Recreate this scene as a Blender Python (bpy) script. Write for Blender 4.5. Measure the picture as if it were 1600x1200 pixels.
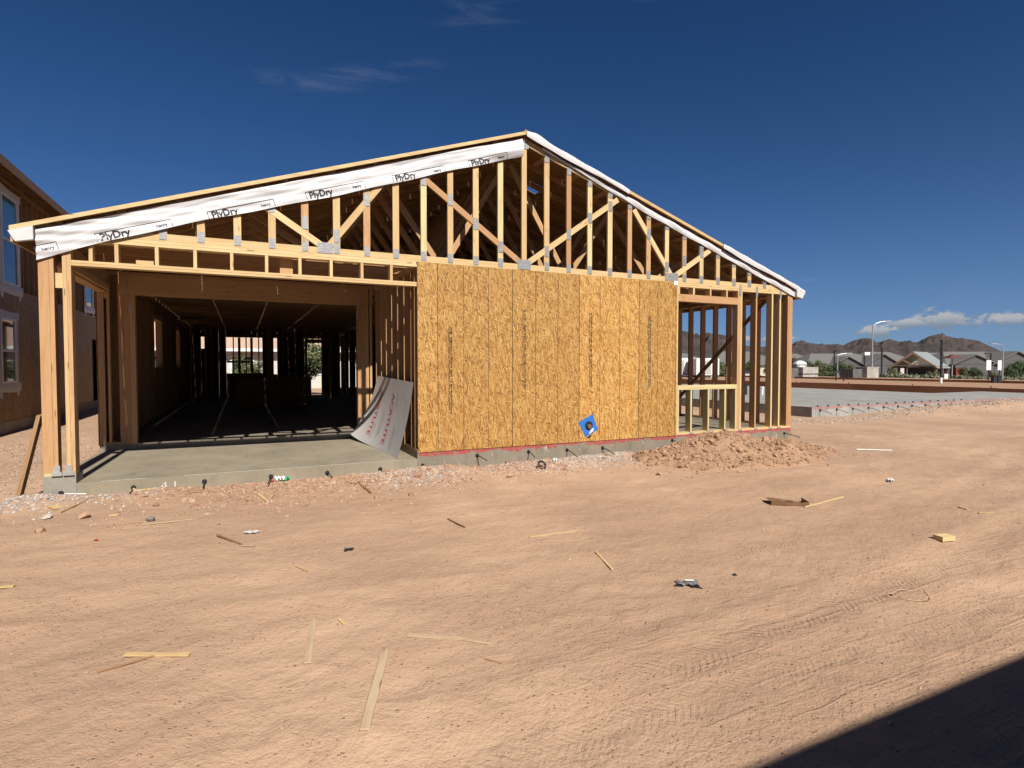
import bpy, math, random
import numpy as np
from mathutils import Vector, Matrix
random.seed(7); rng = np.random.default_rng(7)
S = bpy.context.scene
C = S.collection
for o in list(bpy.data.objects): bpy.data.objects.remove(o, do_unlink=True)
R = math.radians

# ------------------------------------------------------------------ camera, sky, sun, exposure
CAM = Vector((-4.037, -8.095, 1.2625)); YAW = R(25.297); PITCH = R(-1.843); FPX = 893.0
fwd = Vector((math.sin(YAW)*math.cos(PITCH), math.cos(YAW)*math.cos(PITCH), math.sin(PITCH)))
rgt = Vector((math.cos(YAW), -math.sin(YAW), 0)); upv = rgt.cross(fwd)
cd = bpy.data.cameras.new('camera'); co = bpy.data.objects.new('camera', cd); C.objects.link(co)
cd.sensor_width = 36; cd.lens = FPX/1600*36; cd.clip_start = .05; cd.clip_end = 20000
co.matrix_world = Matrix(((rgt.x, upv.x, -fwd.x, CAM.x), (rgt.y, upv.y, -fwd.y, CAM.y), (rgt.z, upv.z, -fwd.z, CAM.z), (0, 0, 0, 1)))
S.camera = co
SUN_EL = R(42.4); SUN_AZ = R(1.5)          # light travels towards +Y, a touch to +X
sd = bpy.data.lights.new('sun', 'SUN'); so = bpy.data.objects.new('sun', sd); C.objects.link(so)
sd.energy = 5.0; sd.angle = R(.53); sd.color = (1, .94, .84)
ld = Vector((math.sin(SUN_AZ)*math.cos(SUN_EL), math.cos(SUN_AZ)*math.cos(SUN_EL), -math.sin(SUN_EL)))
so.rotation_euler = ld.to_track_quat('-Z', 'Y').to_euler(); so.location = (-6, -40, 40)
S.view_settings.view_transform = 'Standard'; S.view_settings.look = 'None'
S.view_settings.exposure = 0.7; S.view_settings.gamma = 1; S.view_settings.use_curve_mapping = False
SKY_STRENGTH = .05
S.cycles.use_adaptive_sampling = True; S.cycles.adaptive_threshold = .025; S.cycles.max_bounces = 5; S.cycles.diffuse_bounces = 3; S.cycles.glossy_bounces = 2; S.cycles.transmission_bounces = 2; S.cycles.transparent_max_bounces = 4

class NT:
    """small helper round a node tree"""
    def __init__(s, tree): s.t = tree; s.n = tree.nodes; s.l = tree.links
    def new(s, typ, **kw):
        n = s.n.new(typ)
        for k, v in kw.items(): setattr(n, k, v)
        return n
    def put(s, sock, v):
        if v is None: return
        if hasattr(v, 'is_linked') or hasattr(v, 'links'): s.l.new(v, sock)
        else: sock.default_value = v
    def math(s, op, a, b=None, c=None, clamp=False):
        n = s.new('ShaderNodeMath', operation=op, use_clamp=clamp)
        for i, v in enumerate((a, b, c)):
            if v is not None: s.put(n.inputs[i], v)
        return n.outputs[0]
    def vmath(s, op, a, b=None):
        n = s.new('ShaderNodeVectorMath', operation=op)
        s.put(n.inputs[0], a)
        if b is not None: s.put(n.inputs[1], b)
        return n.outputs['Value'] if op in ('DOT_PRODUCT', 'LENGTH') else n.outputs[0]
    def mix(s, fac, a, b, blend='MIX'):
        n = s.new('ShaderNodeMix', data_type='RGBA', blend_type=blend)
        s.put(n.inputs[0], fac); s.put(n.inputs[6], a); s.put(n.inputs[7], b)
        return n.outputs[2]
    def noise(s, vec, scale, detail=4, rough=.55, dist=0):
        n = s.new('ShaderNodeTexNoise')
        if vec is not None: s.l.new(vec, n.inputs['Vector'])
        n.inputs['Scale'].default_value = scale; n.inputs['Detail'].default_value = detail
        n.inputs['Roughness'].default_value = rough; n.inputs['Distortion'].default_value = dist
        return n.outputs['Fac']
    def voro(s, vec, scale, feature='F1', out='Distance', rand=1):
        n = s.new('ShaderNodeTexVoronoi', feature=feature)
        if vec is not None: s.l.new(vec, n.inputs['Vector'])
        n.inputs['Scale'].default_value = scale; n.inputs['Randomness'].default_value = rand
        return n.outputs[out]
    def map(s, vec, loc=(0, 0, 0), rot=(0, 0, 0), scale=(1, 1, 1)):
        n = s.new('ShaderNodeMapping'); s.l.new(vec, n.inputs[0])
        n.inputs[1].default_value = loc; n.inputs[2].default_value = rot; n.inputs[3].default_value = scale
        return n.outputs[0]
    def ramp(s, fac, stops, interp='LINEAR'):
        n = s.new('ShaderNodeValToRGB'); s.put(n.inputs[0], fac); cr = n.color_ramp; cr.interpolation = interp
        while len(cr.elements) > 1: cr.elements.remove(cr.elements[0])
        for i, (p, c) in enumerate(stops):
            e = cr.elements[0] if i == 0 else cr.elements.new(p)
            e.position = p; e.color = (*c, 1) if len(c) == 3 else c
        return n.outputs[0]
    def step(s, x, a, b):
        n = s.new('ShaderNodeMapRange', interpolation_type='SMOOTHSTEP'); s.put(n.inputs[0], x)
        n.inputs[1].default_value = a; n.inputs[2].default_value = b
        return n.outputs[0]

W = bpy.data.worlds.new('World'); S.world = W; W.use_nodes = True
W.cycles.sampling_method = 'MANUAL'; W.cycles.sample_map_resolution = 256
w = NT(W.node_tree); w.n.clear()
sky = w.new('ShaderNodeTexSky', sky_type='NISHITA'); sky.sun_disc = False
sky.sun_elevation = SUN_EL; sky.sun_rotation = math.pi - SUN_AZ
sky.altitude = 400; sky.air_density = .5; sky.dust_density = .25; sky.ozone_density = 10.0
tc = w.new('ShaderNodeTexCoord'); d = tc.outputs['Generated']
sep = w.new('ShaderNodeSeparateXYZ'); w.l.new(d, sep.inputs[0]); dz = sep.outputs[2]
def dirv(az, el): a, e = R(az), R(el); return Vector((math.sin(a)*math.cos(e), math.cos(a)*math.cos(e), math.sin(e)))
def cloud(az, el, wa, we, tilt=0):
    c = dirv(az, el); side = Vector((math.cos(R(az)), -math.sin(R(az)), 0)); up = side.cross(c)
    side, up = side*math.cos(R(tilt))+up*math.sin(R(tilt)), up*math.cos(R(tilt))-side*math.sin(R(tilt))
    a = w.math('DIVIDE', w.vmath('DOT_PRODUCT', d, tuple(side)), math.sin(R(wa)))
    b = w.math('DIVIDE', w.vmath('DOT_PRODUCT', d, tuple(up)), math.sin(R(we)))
    front = w.step(w.vmath('DOT_PRODUCT', d, tuple(c)), .5, .7)
    r = w.math('SQRT', w.math('ADD', w.math('MULTIPLY', a, a), w.math('MULTIPLY', b, b)))
    return r, b, front
puff = w.noise(w.map(d, scale=(1, 1, 1.7)), 42, 4, .62)
puff2 = w.noise(w.map(d, loc=(3, 1, 2), scale=(1, 1, 1.3)), 110, 2, .6)
pf = w.math('ADD', w.math('MULTIPLY', w.math('SUBTRACT', puff, .5), 3.2), w.math('MULTIPLY', w.math('SUBTRACT', puff2, .5), 1.0))
dens = None; shade = None
for az, el, wa, we in [(62.2, 3.75, 2.1, .75), (60.0, 3.5, 1.5, .42), (65.8, 3.45, 2.2, .5), (57.6, 2.9, 1.4, .5), (71, 3.6, 3, .6), (47, 2.4, 4, .3)]:
    r, b, fr = cloud(az, el, wa, we)
    k = w.math('MULTIPLY', w.step(w.math('ADD', r, pf), 1.25, .55), fr)
    sh = w.math('MULTIPLY', k, w.step(b, -.9, .5))
    dens = k if dens is None else w.math('MAXIMUM', dens, k)
    shade = sh if shade is None else w.math('MAXIMUM', shade, sh)
wisp = w.noise(w.map(d, rot=(0, 0, R(25)), scale=(1.3, 1.3, 11)), 4.5, 5, .6, .8)
cir = None
for az, el, wa, we, tl in [(22, 31.3, 6, 1.6, 4), (11.5, 26, 9, 1.1, 12), (4.5, 24.6, 7, .9, 3), (37, 31.8, 3, .9, 0), (52.7, 7.55, .9, .2, 0)]:
    r, b, fr = cloud(az, el, wa, we, tl)
    k = w.math('MULTIPLY', w.math('MULTIPLY', w.step(r, 1.1, .1), fr), w.step(wisp, .42, .72))
    cir = k if cir is None else w.math('MAXIMUM', cir, k)
low = w.math('MULTIPLY', w.math('MULTIPLY', w.step(dz, .0, .035), w.step(dz, .125, .04)), w.step(w.noise(w.map(d, scale=(1, 1, 7)), 7, 3, .6), .46, .75))
hz = w.mix(1.0, sky.outputs[0], (.42, .84, .99, 1), 'MULTIPLY')
hz = w.mix(w.math('MULTIPLY', w.math('POWER', 2.718, w.math('MULTIPLY', w.math('MAXIMUM', dz, 0), -8)), .86), hz, (2.9, 3.9, 5.2, 1))   # dust veil low over the desert
ccol = w.mix(shade, (2.7, 3.2, 4.0, 1), (6.0, 6.0, 6.0, 1))
hz = w.mix(w.math('MULTIPLY', low, .42), hz, (2.9, 3.5, 4.3, 1))
hz = w.mix(w.math('MULTIPLY', cir, .15), hz, (4.2, 4.8, 5.6, 1))
hz = w.mix(w.math('MULTIPLY', dens, .82), hz, ccol)
bg = w.new('ShaderNodeBackground'); w.l.new(hz, bg.inputs[0]); bg.inputs[1].default_value = SKY_STRENGTH
wo = w.new('ShaderNodeOutputWorld'); w.l.new(bg.outputs[0], wo.inputs[0])

# ------------------------------------------------------------------ materials
MATS = {}
def mat(name):
    m = bpy.data.materials.new(name); m.use_nodes = True; t = NT(m.node_tree)
    MATS[name] = m
    return m, t, m.node_tree.nodes['Principled BSDF']
def ocoord(t, rnd=True):
    tc = t.new('ShaderNodeTexCoord'); v = tc.outputs['Object']
    if rnd:
        oi = t.new('ShaderNodeObjectInfo')
        cx = t.new('ShaderNodeCombineXYZ')
        for i, k in enumerate((37., 91., 53.)): t.l.new(t.math('MULTIPLY', oi.outputs['Random'], k), cx.inputs[i])
        v = t.vmath('ADD', v, cx.outputs[0])
        return v, oi.outputs['Random']
    return v, None
def bump(t, bs, h, strength, dist):
    b = t.new('ShaderNodeBump'); b.inputs['Strength'].default_value = strength; b.inputs['Distance'].default_value = dist
    t.l.new(h, b.inputs['Height']); t.l.new(b.outputs[0], bs.inputs['Normal'])
def plain(name, col, rough=.7, metal=0, vary=.12, scale=6, bmp=0, spec=.4):
    m, t, bs = mat(name); v, r = ocoord(t)
    n = t.noise(v, scale, 5, .6)
    dark = tuple(c*(1-vary*1.6) for c in col); light = tuple(min(1, c*(1+vary)) for c in col)
    t.l.new(t.ramp(n, [(.25, dark), (.75, light)]), bs.inputs['Base Color'])
    bs.inputs['Roughness'].default_value = rough; bs.inputs['Metallic'].default_value = metal
    bs.inputs['Specular IOR Level'].default_value = spec
    if bmp: bump(t, bs, n, bmp, .01)
    return m
def lumber(name, a, b, c, knots=True):
    """sawn softwood: grain runs along local X; tone differs from piece to piece"""
    m, t, bs = mat(name); v, r = ocoord(t)
    g = t.noise(t.map(v, scale=(1.2, 30, 30)), 2.2, 5, .6, .5)
    ring = t.noise(t.map(v, scale=(.55, 9, 9)), 3.0, 2, .5, 1.2)
    tone = t.ramp(r, [(0, a), (.5, b), (1, c)])
    tone = t.mix(t.math('MULTIPLY', t.step(ring, .42, .68), .38), tone, tuple(x*k for x, k in zip(b, (.72, .58, .42)))+(1,))
    tone = t.mix(t.math('MULTIPLY', t.step(g, .45, .75), .35), tone, tuple(x*k for x, k in zip(b, (.66, .55, .42)))+(1,))
    if knots:
        kn = t.voro(t.map(v, scale=(.8, 5, 5)), 3.0)
        tone = t.mix(t.math('MULTIPLY', t.step(kn, .15, .07), .75), tone, (.16, .075, .03, 1))
    dirt = t.noise(v, 5, 4, .6)
    tone = t.mix(t.math('MULTIPLY', t.step(dirt, .55, .8), .18), tone, (.2, .14, .09, 1))
    t.l.new(tone, bs.inputs['Base Color']); bs.inputs['Roughness'].default_value = .75; bs.inputs['Specular IOR Level'].default_value = .25
    bump(t, bs, g, .35, .003)
    return m
lumber('fir', (.56, .43, .235), (.49, .36, .19), (.43, .29, .15))
lumber('fir_orange', (.44, .28, .15), (.39, .235, .12), (.34, .19, .095))
lumber('fir_brown', (.30, .185, .10), (.27, .165, .09), (.33, .20, .11))
lumber('fir_grey', (.37, .275, .19), (.40, .295, .20), (.44, .33, .225))
lumber('fir_green', (.50, .43, .24), (.47, .40, .22), (.44, .36, .19))
lumber('form_wood', (.26, .125, .065), (.22, .105, .055), (.29, .15, .08))

def make_osb(name, base, lines=True):
    m, t, bs = mat(name)
    tc = t.new('ShaderNodeTexCoord'); v = tc.outputs['Object']
    oi = t.new('ShaderNodeObjectInfo'); cx = t.new('ShaderNodeCombineXYZ')
    t.l.new(t.math('MULTIPLY', oi.outputs['Random'], 53.), cx.inputs[2]); v0 = v; v = t.vmath('ADD', v, cx.outputs[0])
    sv = t.new('ShaderNodeSeparateXYZ'); t.l.new(v, sv.inputs[0]); cv = t.new('ShaderNodeCombineXYZ'); t.l.new(t.math('ADD', sv.outputs[0], sv.outputs[1]), cv.inputs[0]); t.l.new(sv.outputs[2], cv.inputs[2]); v = cv.outputs[0]
    wn = t.new('ShaderNodeTexNoise'); t.l.new(v, wn.inputs['Vector']); wn.inputs['Scale'].default_value = 7; wn.inputs['Detail'].default_value = 1
    off = t.new('ShaderNodeVectorMath', operation='MULTIPLY'); t.l.new(t.vmath('SUBTRACT', wn.outputs['Color'], (.5, .5, .5)), off.inputs[0]); off.inputs[1].default_value = (.035, 0, .035)
    vv = t.vmath('ADD', v, off.outputs[0])
    def strands(ang, sx, sz, seed):
        vr = t.map(t.map(vv, loc=(seed, 0, seed*2), rot=(0, R(ang), 0)), scale=(sx, 1, sz))
        n_ = t.new('ShaderNodeTexVoronoi'); t.l.new(vr, n_.inputs['Vector']); n_.inputs['Scale'].default_value = 1
        s1 = t.new('ShaderNodeSeparateColor'); t.l.new(n_.outputs['Color'], s1.inputs[0])
        return s1.outputs[0], s1.outputs[1], n_.outputs['Distance']
    a, a2, da = strands(4, 90, 11, 0)
    tone = t.math('ADD', t.math('MULTIPLY', a, .55), .22)
    # slivers lie over one another at all angles: each layer covers what is under it where it is present
    for ang, sx_, sz_, sd_, th in ((34, 105, 12, 3.3, .72), (-38, 100, 13, 7.7, .74), (-9, 120, 11, 11.1, .72), (14, 125, 10, 15.9, .74), (68, 110, 16, 21.3, .88)):
        q, q2, db = strands(ang, sx_, sz_, sd_); k_ = t.math('GREATER_THAN', q2, th); tone = t.math('ADD', t.math('MULTIPLY', tone, t.math('SUBTRACT', 1, k_)), t.math('MULTIPLY', t.math('ADD', .08, t.math('MULTIPLY', q, .95)), k_))
    fine = t.noise(t.map(v, scale=(60, 60, 8)), 3, 2, .6)
    tone = t.math('ADD', t.math('ADD', t.math('MULTIPLY', tone, .92), .04), t.math('MULTIPLY', t.math('SUBTRACT', fine, .5), .24))
    k = lambda f: tuple(min(1, x*f) for x in base)
    col = t.ramp(tone, [(.12, (base[0]*.30, base[1]*.22, base[2]*.16)), (.30, (base[0]*.66, base[1]*.55, base[2]*.42)), (.5, base), (.68, (base[0]*1.12, base[1]*1.22, base[2]*1.45)), (.9, (base[0]*1.28, base[1]*1.55, base[2]*2.2))])
    gapd = t.step(t.math('ADD', da, t.math('MULTIPLY', db, .5)), .75, 1.15)
    col = t.mix(t.math('MULTIPLY', gapd, .22), col, (base[0]*.35, base[1]*.24, base[2]*.14, 1))
    big = t.noise(v, 1.6, 3, .5); col = t.mix(t.math('MULTIPLY', t.step(big, .4, .75), .22), col, (base[0]*.8, base[1]*.68, base[2]*.5, 1))
    oi2 = t.new('ShaderNodeObjectInfo'); hs = t.new('ShaderNodeHueSaturation'); t.l.new(col, hs.inputs['Color']); t.l.new(t.math('ADD', .90, t.math('MULTIPLY', oi2.outputs['Random'], .2)), hs.inputs['Value']); col = hs.outputs[0]
    if lines:
        # lines printed every 16 inches: local origin is a sheet's left edge
        s2 = t.new('ShaderNodeSeparateXYZ'); t.l.new(v0, s2.inputs[0])
        fr = t.math('ABSOLUTE', t.math('SUBTRACT', t.math('FRACT', t.math('ADD', t.math('DIVIDE', s2.outputs[0], .4064), .5)), .5))
        wob = t.math('MULTIPLY', t.math('SUBTRACT', t.noise(t.map(v, scale=(1, 1, 3)), 3, 2), .5), .006)
        ln = t.math('MULTIPLY', t.step(t.math('ADD', fr, wob), .022, .012), t.step(t.noise(t.map(v, scale=(1, 1, 3)), 2, 3), .3, .5))
        col = t.mix(t.math('MULTIPLY', ln, .72), col, (.07, .035, .015, 1))
    t.l.new(col, bs.inputs['Base Color']); bs.inputs['Roughness'].default_value = .62; bs.inputs['Specular IOR Level'].default_value = .35
    bump(t, bs, tone, .5, .004)
make_osb('osb', (.365, .195, .050)); make_osb('osb_dark', (.225, .118, .038), False)  # second one: darker copy of osb, shade of unlit walls put into its colour

def concrete(name, col, red=None, stain=.5):
    m, t, bs = mat(name)
    tc = t.new('ShaderNodeTexCoord'); v = tc.outputs['Object']
    n1 = t.noise(v, 1.1, 6, .65); n2 = t.noise(v, 14, 5, .65); n3 = t.noise(t.map(v, scale=(.5, 4, 4)), 2.2, 5, .6)
    col1 = t.ramp(n1, [(.25, tuple(c*.72 for c in col)), (.75, tuple(min(1, c*1.2) for c in col))])
    col1 = t.mix(t.math('MULTIPLY', t.step(n2, .5, .8), .3), col1, tuple(c*.55 for c in col)+(1,))
    col1 = t.mix(t.math('MULTIPLY', t.step(n3, .55, .8), stain*.5), col1, tuple(min(1, c*1.35) for c in col)+(1,))
    if red is not None:
        sx = t.new('ShaderNodeSeparateXYZ'); t.l.new(v, sx.inputs[0])
        geo = t.new('ShaderNodeNewGeometry'); sn = t.new('ShaderNodeSeparateXYZ'); t.l.new(geo.outputs['Normal'], sn.inputs[0])
        front = t.math('MULTIPLY', t.step(t.math('MULTIPLY', sn.outputs[1], -1), .7, .9), t.step(sx.outputs[1], .5, .4))
        blot = t.noise(t.map(v, scale=(2.2, 1, 6)), 1.7, 4, .6); lim = t.math('ADD', red[0]-.075, t.math('MULTIPLY', t.math('SUBTRACT', .55, blot), .34))
        k = t.math('MULTIPLY', t.math('MULTIPLY', t.step(t.math('SUBTRACT', sx.outputs[2], lim), -.004, .012), front), t.step(t.noise(v, 34, 3), .28, .5))
        col1 = t.mix(t.math('MULTIPLY', k, red[1]), col1, (.30, .03, .035, 1))
        wh = t.noise(t.map(v, scale=(7, 1, 2.5)), 2.0, 4, .6)
        col1 = t.mix(t.math('MULTIPLY', t.math('MULTIPLY', t.step(wh, .62, .7), front), .5), col1, (.62, .6, .56, 1))
    gr = t.noise(t.map(v, scale=(3, 3, 1.2)), 1.6, 5, .65); col1 = t.mix(t.math('MULTIPLY', t.step(gr, .5, .72), .45), col1, tuple(c*.5 for c in col)+(1,))
    mud = t.noise(t.map(v, scale=(1, 1, 2)), 5, 4, .7); col1 = t.mix(t.math('MULTIPLY', t.step(mud, .55, .75), .5), col1, (.30, .195, .125, 1))
    t.l.new(col1, bs.inputs['Base Color']); bs.inputs['Roughness'].default_value = .85; bs.inputs['Specular IOR Level'].default_value = .25
    bump(t, bs, n2, .35, .006)
concrete('concrete', (.185, .16, .125), (0, .8)); concrete('concrete_patio', (.225, .195, .145)); concrete('concrete_pale', (.23, .215, .185)); concrete('concrete_next', (.255, .25, .235), (.32, .5))

def soil(name, c1, c2, c3, tracks=False):
    m, t, bs = mat(name)
    tc = t.new('ShaderNodeTexCoord'); v = tc.outputs['Object']
    n1 = t.noise(v, .35, 3, .6); n2 = t.noise(v, 2.3, 4, .62, .3); n3 = t.noise(v, 17, 5, .7); n4 = t.noise(v, 75, 2, .6)
    col = t.mix(t.step(n1, .35, .68), (*c1, 1), (*c2, 1))
    col = t.mix(t.math('MULTIPLY', t.step(n2, .38, .75), .6), col, (*c3, 1))
    col = t.mix(t.math('MULTIPLY', t.step(n3, .52, .78), .34), col, tuple(c*.62 for c in c1)+(1,))
    sp2 = t.new('ShaderNodeTexVoronoi'); t.l.new(v, sp2.inputs['Vector']); sp2.inputs['Scale'].default_value = 48; s2c = t.new('ShaderNodeSeparateColor'); t.l.new(sp2.outputs['Color'], s2c.inputs[0])
    crumb = t.math('MULTIPLY', t.step(sp2.outputs['Distance'], .34, .2), t.math('MULTIPLY', t.step(s2c.outputs[0], .82, .86), t.step(n2, .40, .58)))
    col = t.mix(t.math('MULTIPLY', crumb, .55), col, tuple(c*.5 for c in c3)+(1,))
    peb = t.voro(v, 26); pc = t.voro(v, 26, out='Color'); sp = t.new('ShaderNodeSeparateColor'); t.l.new(pc, sp.inputs[0])
    isp = t.math('MULTIPLY', t.step(peb, .22, .12), t.step(sp.outputs[0], .90, .94))
    col = t.mix(t.math('MULTIPLY', isp, .65), col, t.mix(sp.outputs[1], (.17, .115, .08, 1), (.52, .42, .32, 1)))
    t.l.new(col, bs.inputs['Base Color']); bs.inputs['Roughness'].default_value = .95; bs.inputs['Specular IOR Level'].default_value = .12
    h = t.math('ADD', t.math('MULTIPLY', n2, .5), t.math('ADD', t.math('MULTIPLY', n3, .32), t.math('MULTIPLY', n4, .10)))
    h = t.math('ADD', t.math('ADD', h, t.math('MULTIPLY', isp, .25)), t.math('MULTIPLY', crumb, .12))
    if tracks:
        # tyre treads pressed into the dirt: bands along gentle curves, chevrons across them
        s = t.new('ShaderNodeSeparateXYZ'); t.l.new(v, s.inputs[0]); X, Y = s.outputs[0], s.outputs[1]
        wv = t.math('MULTIPLY', t.math('SUBTRACT', t.noise(v, .8, 2), .5), .12)
        dl = t.noise(t.map(v, rot=(0, 0, R(-6)), scale=(.35, 9, 1)), 2.2, 3, .6)
        h = t.math('ADD', h, t.math('MULTIPLY', t.math('MULTIPLY', t.step(Y, -4.6, -5.6), t.step(X, -4, -1.5)), t.math('MULTIPLY', t.step(dl, .48, .75), .08)))
        brk = t.step(t.noise(v, 3.5, 4), .34, .66)
        for (y0, sl, cv, hw, x0, x1, pit, amt) in [(-5.62, .115, .010, .11, -2.6, 6, 19, .8), (-6.10, -.005, .0, .10, -4.5, 3, 23, .4), (-4.60, .13, .008, .10, -1.2, 8, 20, .4)]:
            yc = t.math('ADD', t.math('ADD', y0, t.math('MULTIPLY', X, sl)), t.math('MULTIPLY', t.math('MULTIPLY', X, X), cv))
            dd = t.math('ADD', t.math('SUBTRACT', Y, yc), wv); ad = t.math('ABSOLUTE', dd)
            band = t.math('MULTIPLY', t.step(ad, hw, hw*.82), t.math('MULTIPLY', t.step(X, x0, x0+.8), t.step(X, x1, x1-.8)))
            ch = t.math('SINE', t.math('MULTIPLY', t.math('ADD', X, t.math('MULTIPLY', ad, .9)), 6.283*pit))
            h = t.math('ADD', h, t.math('MULTIPLY', t.math('MULTIPLY', t.math('MULTIPLY', band, brk), amt*.11), t.math('SUBTRACT', t.step(ch, -.3, .4), .9)))
    bump(t, bs, h, 1.0, .045)
soil('dirt', (.325, .214, .144), (.42, .284, .193), (.345, .218, .15), True)
soil('dirt_red', (.29, .178, .114), (.32, .20, .13), (.26, .155, .098))
def stones(name, cols):
    m, t, bs = mat(name); g = t.new('ShaderNodeNewGeometry')
    n = len(cols); c = t.ramp(g.outputs['Random Per Island'], [(i/n, x) for i, x in enumerate(cols)], 'CONSTANT')
    tc = t.new('ShaderNodeTexCoord'); nz = t.noise(tc.outputs['Object'], 40, 4)
    c = t.mix(t.math('MULTIPLY', t.step(nz, .4, .75), .35), c, tuple(sum(x[i] for x in cols)/n*.6 for i in range(3))+(1,))
    t.l.new(c, bs.inputs['Base Color']); bs.inputs['Roughness'].default_value = .9; bs.inputs['Specular IOR Level'].default_value = .2
    bump(t, bs, nz, .5, .004)
stones('gravel_grey', [(.30, .26, .23), (.22, .19, .18), (.38, .33, .29), (.27, .20, .17), (.42, .38, .34)])
stones('gravel_red', [(.30, .172, .11), (.24, .135, .09), (.34, .222, .148), (.28, .18, .125), (.37, .26, .18)])
stones('clod', [(.31, .195, .126), (.27, .165, .104), (.33, .212, .14), (.235, .14, .088)])
stones('gravel_mixed', [(.30, .24, .20), (.31, .20, .14), (.25, .19, .16), (.34, .235, .165), (.28, .185, .125)])
stones('stone_dark', [(.13, .12, .115), (.17, .15, .14)])

def wrap_mat(name, col):
    m, t, bs = mat(name); v, r = ocoord(t)
    n = t.noise(v, 3, 4, .6); wv = t.noise(t.map(v, scale=(60, 60, 60)), 6, 2)
    c = t.ramp(n, [(.3, tuple(x*.86 for x in col)), (.7, col)])
    t.l.new(c, bs.inputs['Base Color']); bs.inputs['Roughness'].default_value = .5; bs.inputs['Specular IOR Level'].default_value = .3
    bump(t, bs, t.math('ADD', wv, t.math('MULTIPLY', n, .5)), .12, .004)
wrap_mat('wrap', (.51, .505, .52)); wrap_mat('wrap_grey', (.42, .415, .41))
m, t, bs = mat('galvanised'); v, r = ocoord(t)
s = t.new('ShaderNodeSeparateXYZ'); t.l.new(v, s.inputs[0])
tc = t.new('ShaderNodeTexCoord'); s = t.new('ShaderNodeSeparateXYZ'); t.l.new(tc.outputs['Object'], s.inputs[0])
fz = t.math('FRACT', t.math('MULTIPLY', s.outputs[2], 46)); fx = t.math('FRACT', t.math('MULTIPLY', s.outputs[0], 62))
slot = t.math('MULTIPLY', t.step(t.math('ABSOLUTE', t.math('SUBTRACT', fz, .5)), .30, .2), t.step(t.math('ABSOLUTE', t.math('SUBTRACT', fx, .5)), .44, .36))
c = t.mix(t.math('MULTIPLY', slot, .62), t.ramp(t.noise(v, 30, 3), [(.3, (.24, .25, .265)), (.7, (.36, .37, .385))]), (.14, .12, .10, 1))
t.l.new(c, bs.inputs['Base Color']); bs.inputs['Metallic'].default_value = .35; bs.inputs['Roughness'].default_value = .45
plain('steel', (.45, .46, .48), .4, .6); plain('black_plastic', (.018, .018, .02), .5, 0, .2); plain('cable', (.02, .02, .022), .45, 0, .2)
plain('blue', (.02, .125, .42), .5, 0, .08); plain('ink', (.02, .02, .025), .7, 0, .05); plain('ink_grey', (.075, .045, .02), .8, 0, .25, 40); plain('ink_red', (.42, .07, .085), .6, 0, .1)
plain('chalk', (.45, .44, .41), .95, 0, .15, 40); plain('white', (.62, .62, .60), .5, 0, .05); plain('paper', (.58, .58, .56), .8, 0, .06)
plain('masking', (.46, .445, .435), .35, 0, .05, 2, 0, .5); plain('kraft', (.17, .095, .05), .85, 0, .2); plain('foil', (.20, .20, .21), .35, .4, .3, 18); plain('green_plastic', (.02, .28, .13), .4); plain('red_plastic', (.45, .05, .03), .5)
plain('stucco_tan', (.47, .42, .35), .9, 0, .08); plain('stucco_white', (.44, .42, .385), .9, 0, .06); plain('stucco_grey', (.25, .245, .24), .9, 0, .1); plain('stucco_dark', (.075, .075, .08), .85, 0, .15)
plain('block', (.33, .31, .285), .9, 0, .25, 1.2); plain('block_dark', (.10, .098, .092), .9, 0, .25, 2); plain('asphalt', (.055, .055, .058), .9, 0, .15, 2); plain('kerb', (.34, .33, .31), .9, 0, .08)
plain('dark_metal', (.025, .024, .025), .5, .3); plain('lamp_grey', (.36, .37, .38), .45, .5); plain('tyre', (.02, .02, .02), .85); plain('metal_roof', (.21, .235, .24), .6, .1, .05); plain('red_door', (.16, .018, .015), .6)
plain('canopy_red', (.10, .035, .032), .7); plain('bark', (.11, .08, .06), .9); plain('stain_tan', (.15, .11, .08), .8)
m, t, bs = mat('glass'); bs.inputs['Base Color'].default_value = (.03, .045, .05, 1); bs.inputs['Roughness'].default_value = .04; bs.inputs['Specular IOR Level'].default_value = .9
m, t, bs = mat('glass_teal'); bs.inputs['Base Color'].default_value = (.05, .16, .19, 1); bs.inputs['Roughness'].default_value = .08; bs.inputs['Specular IOR Level'].default_value = .8
m, t, bs = mat('clear_film'); bs.inputs['Base Color'].default_value = (.8, .82, .8, 1); bs.inputs['Roughness'].default_value = .2; bs.inputs['Alpha'].default_value = .75
def roofing(name, a, b, rows):
    m, t, bs = mat(name); v, r = ocoord(t); n = t.noise(v, 1.5, 5, .7); br = t.new('ShaderNodeTexBrick'); t.l.new(t.map(v, scale=(1, 1, 1)), br.inputs[0])
    br.inputs['Scale'].default_value = rows; br.inputs['Color1'].default_value = (*a, 1); br.inputs['Color2'].default_value = (*b, 1); br.inputs['Mortar'].default_value = tuple(x*.5 for x in a)+(1,); br.inputs['Mortar Size'].default_value = .03
    t.l.new(t.mix(t.math('MULTIPLY', n, .4), br.outputs[0], (*b, 1)), bs.inputs['Base Color']); bs.inputs['Roughness'].default_value = .85; bump(t, bs, br.outputs['Fac'], .3, .02)
roofing('roof_tile', (.40, .26, .19), (.46, .33, .25), 3); roofing('roof_grey', (.115, .112, .108), (.15, .146, .14), 3)
def leaf(name, a, b):
    m, t, bs = mat(name); g = t.new('ShaderNodeNewGeometry')
    t.l.new(t.ramp(g.outputs['Random Per Island'], [(0, a), (.6, b), (1, tuple(x*1.35 for x in b))]), bs.inputs['Base Color']); bs.inputs['Roughness'].default_value = .7; bs.inputs['Specular IOR Level'].default_value = .2
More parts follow.
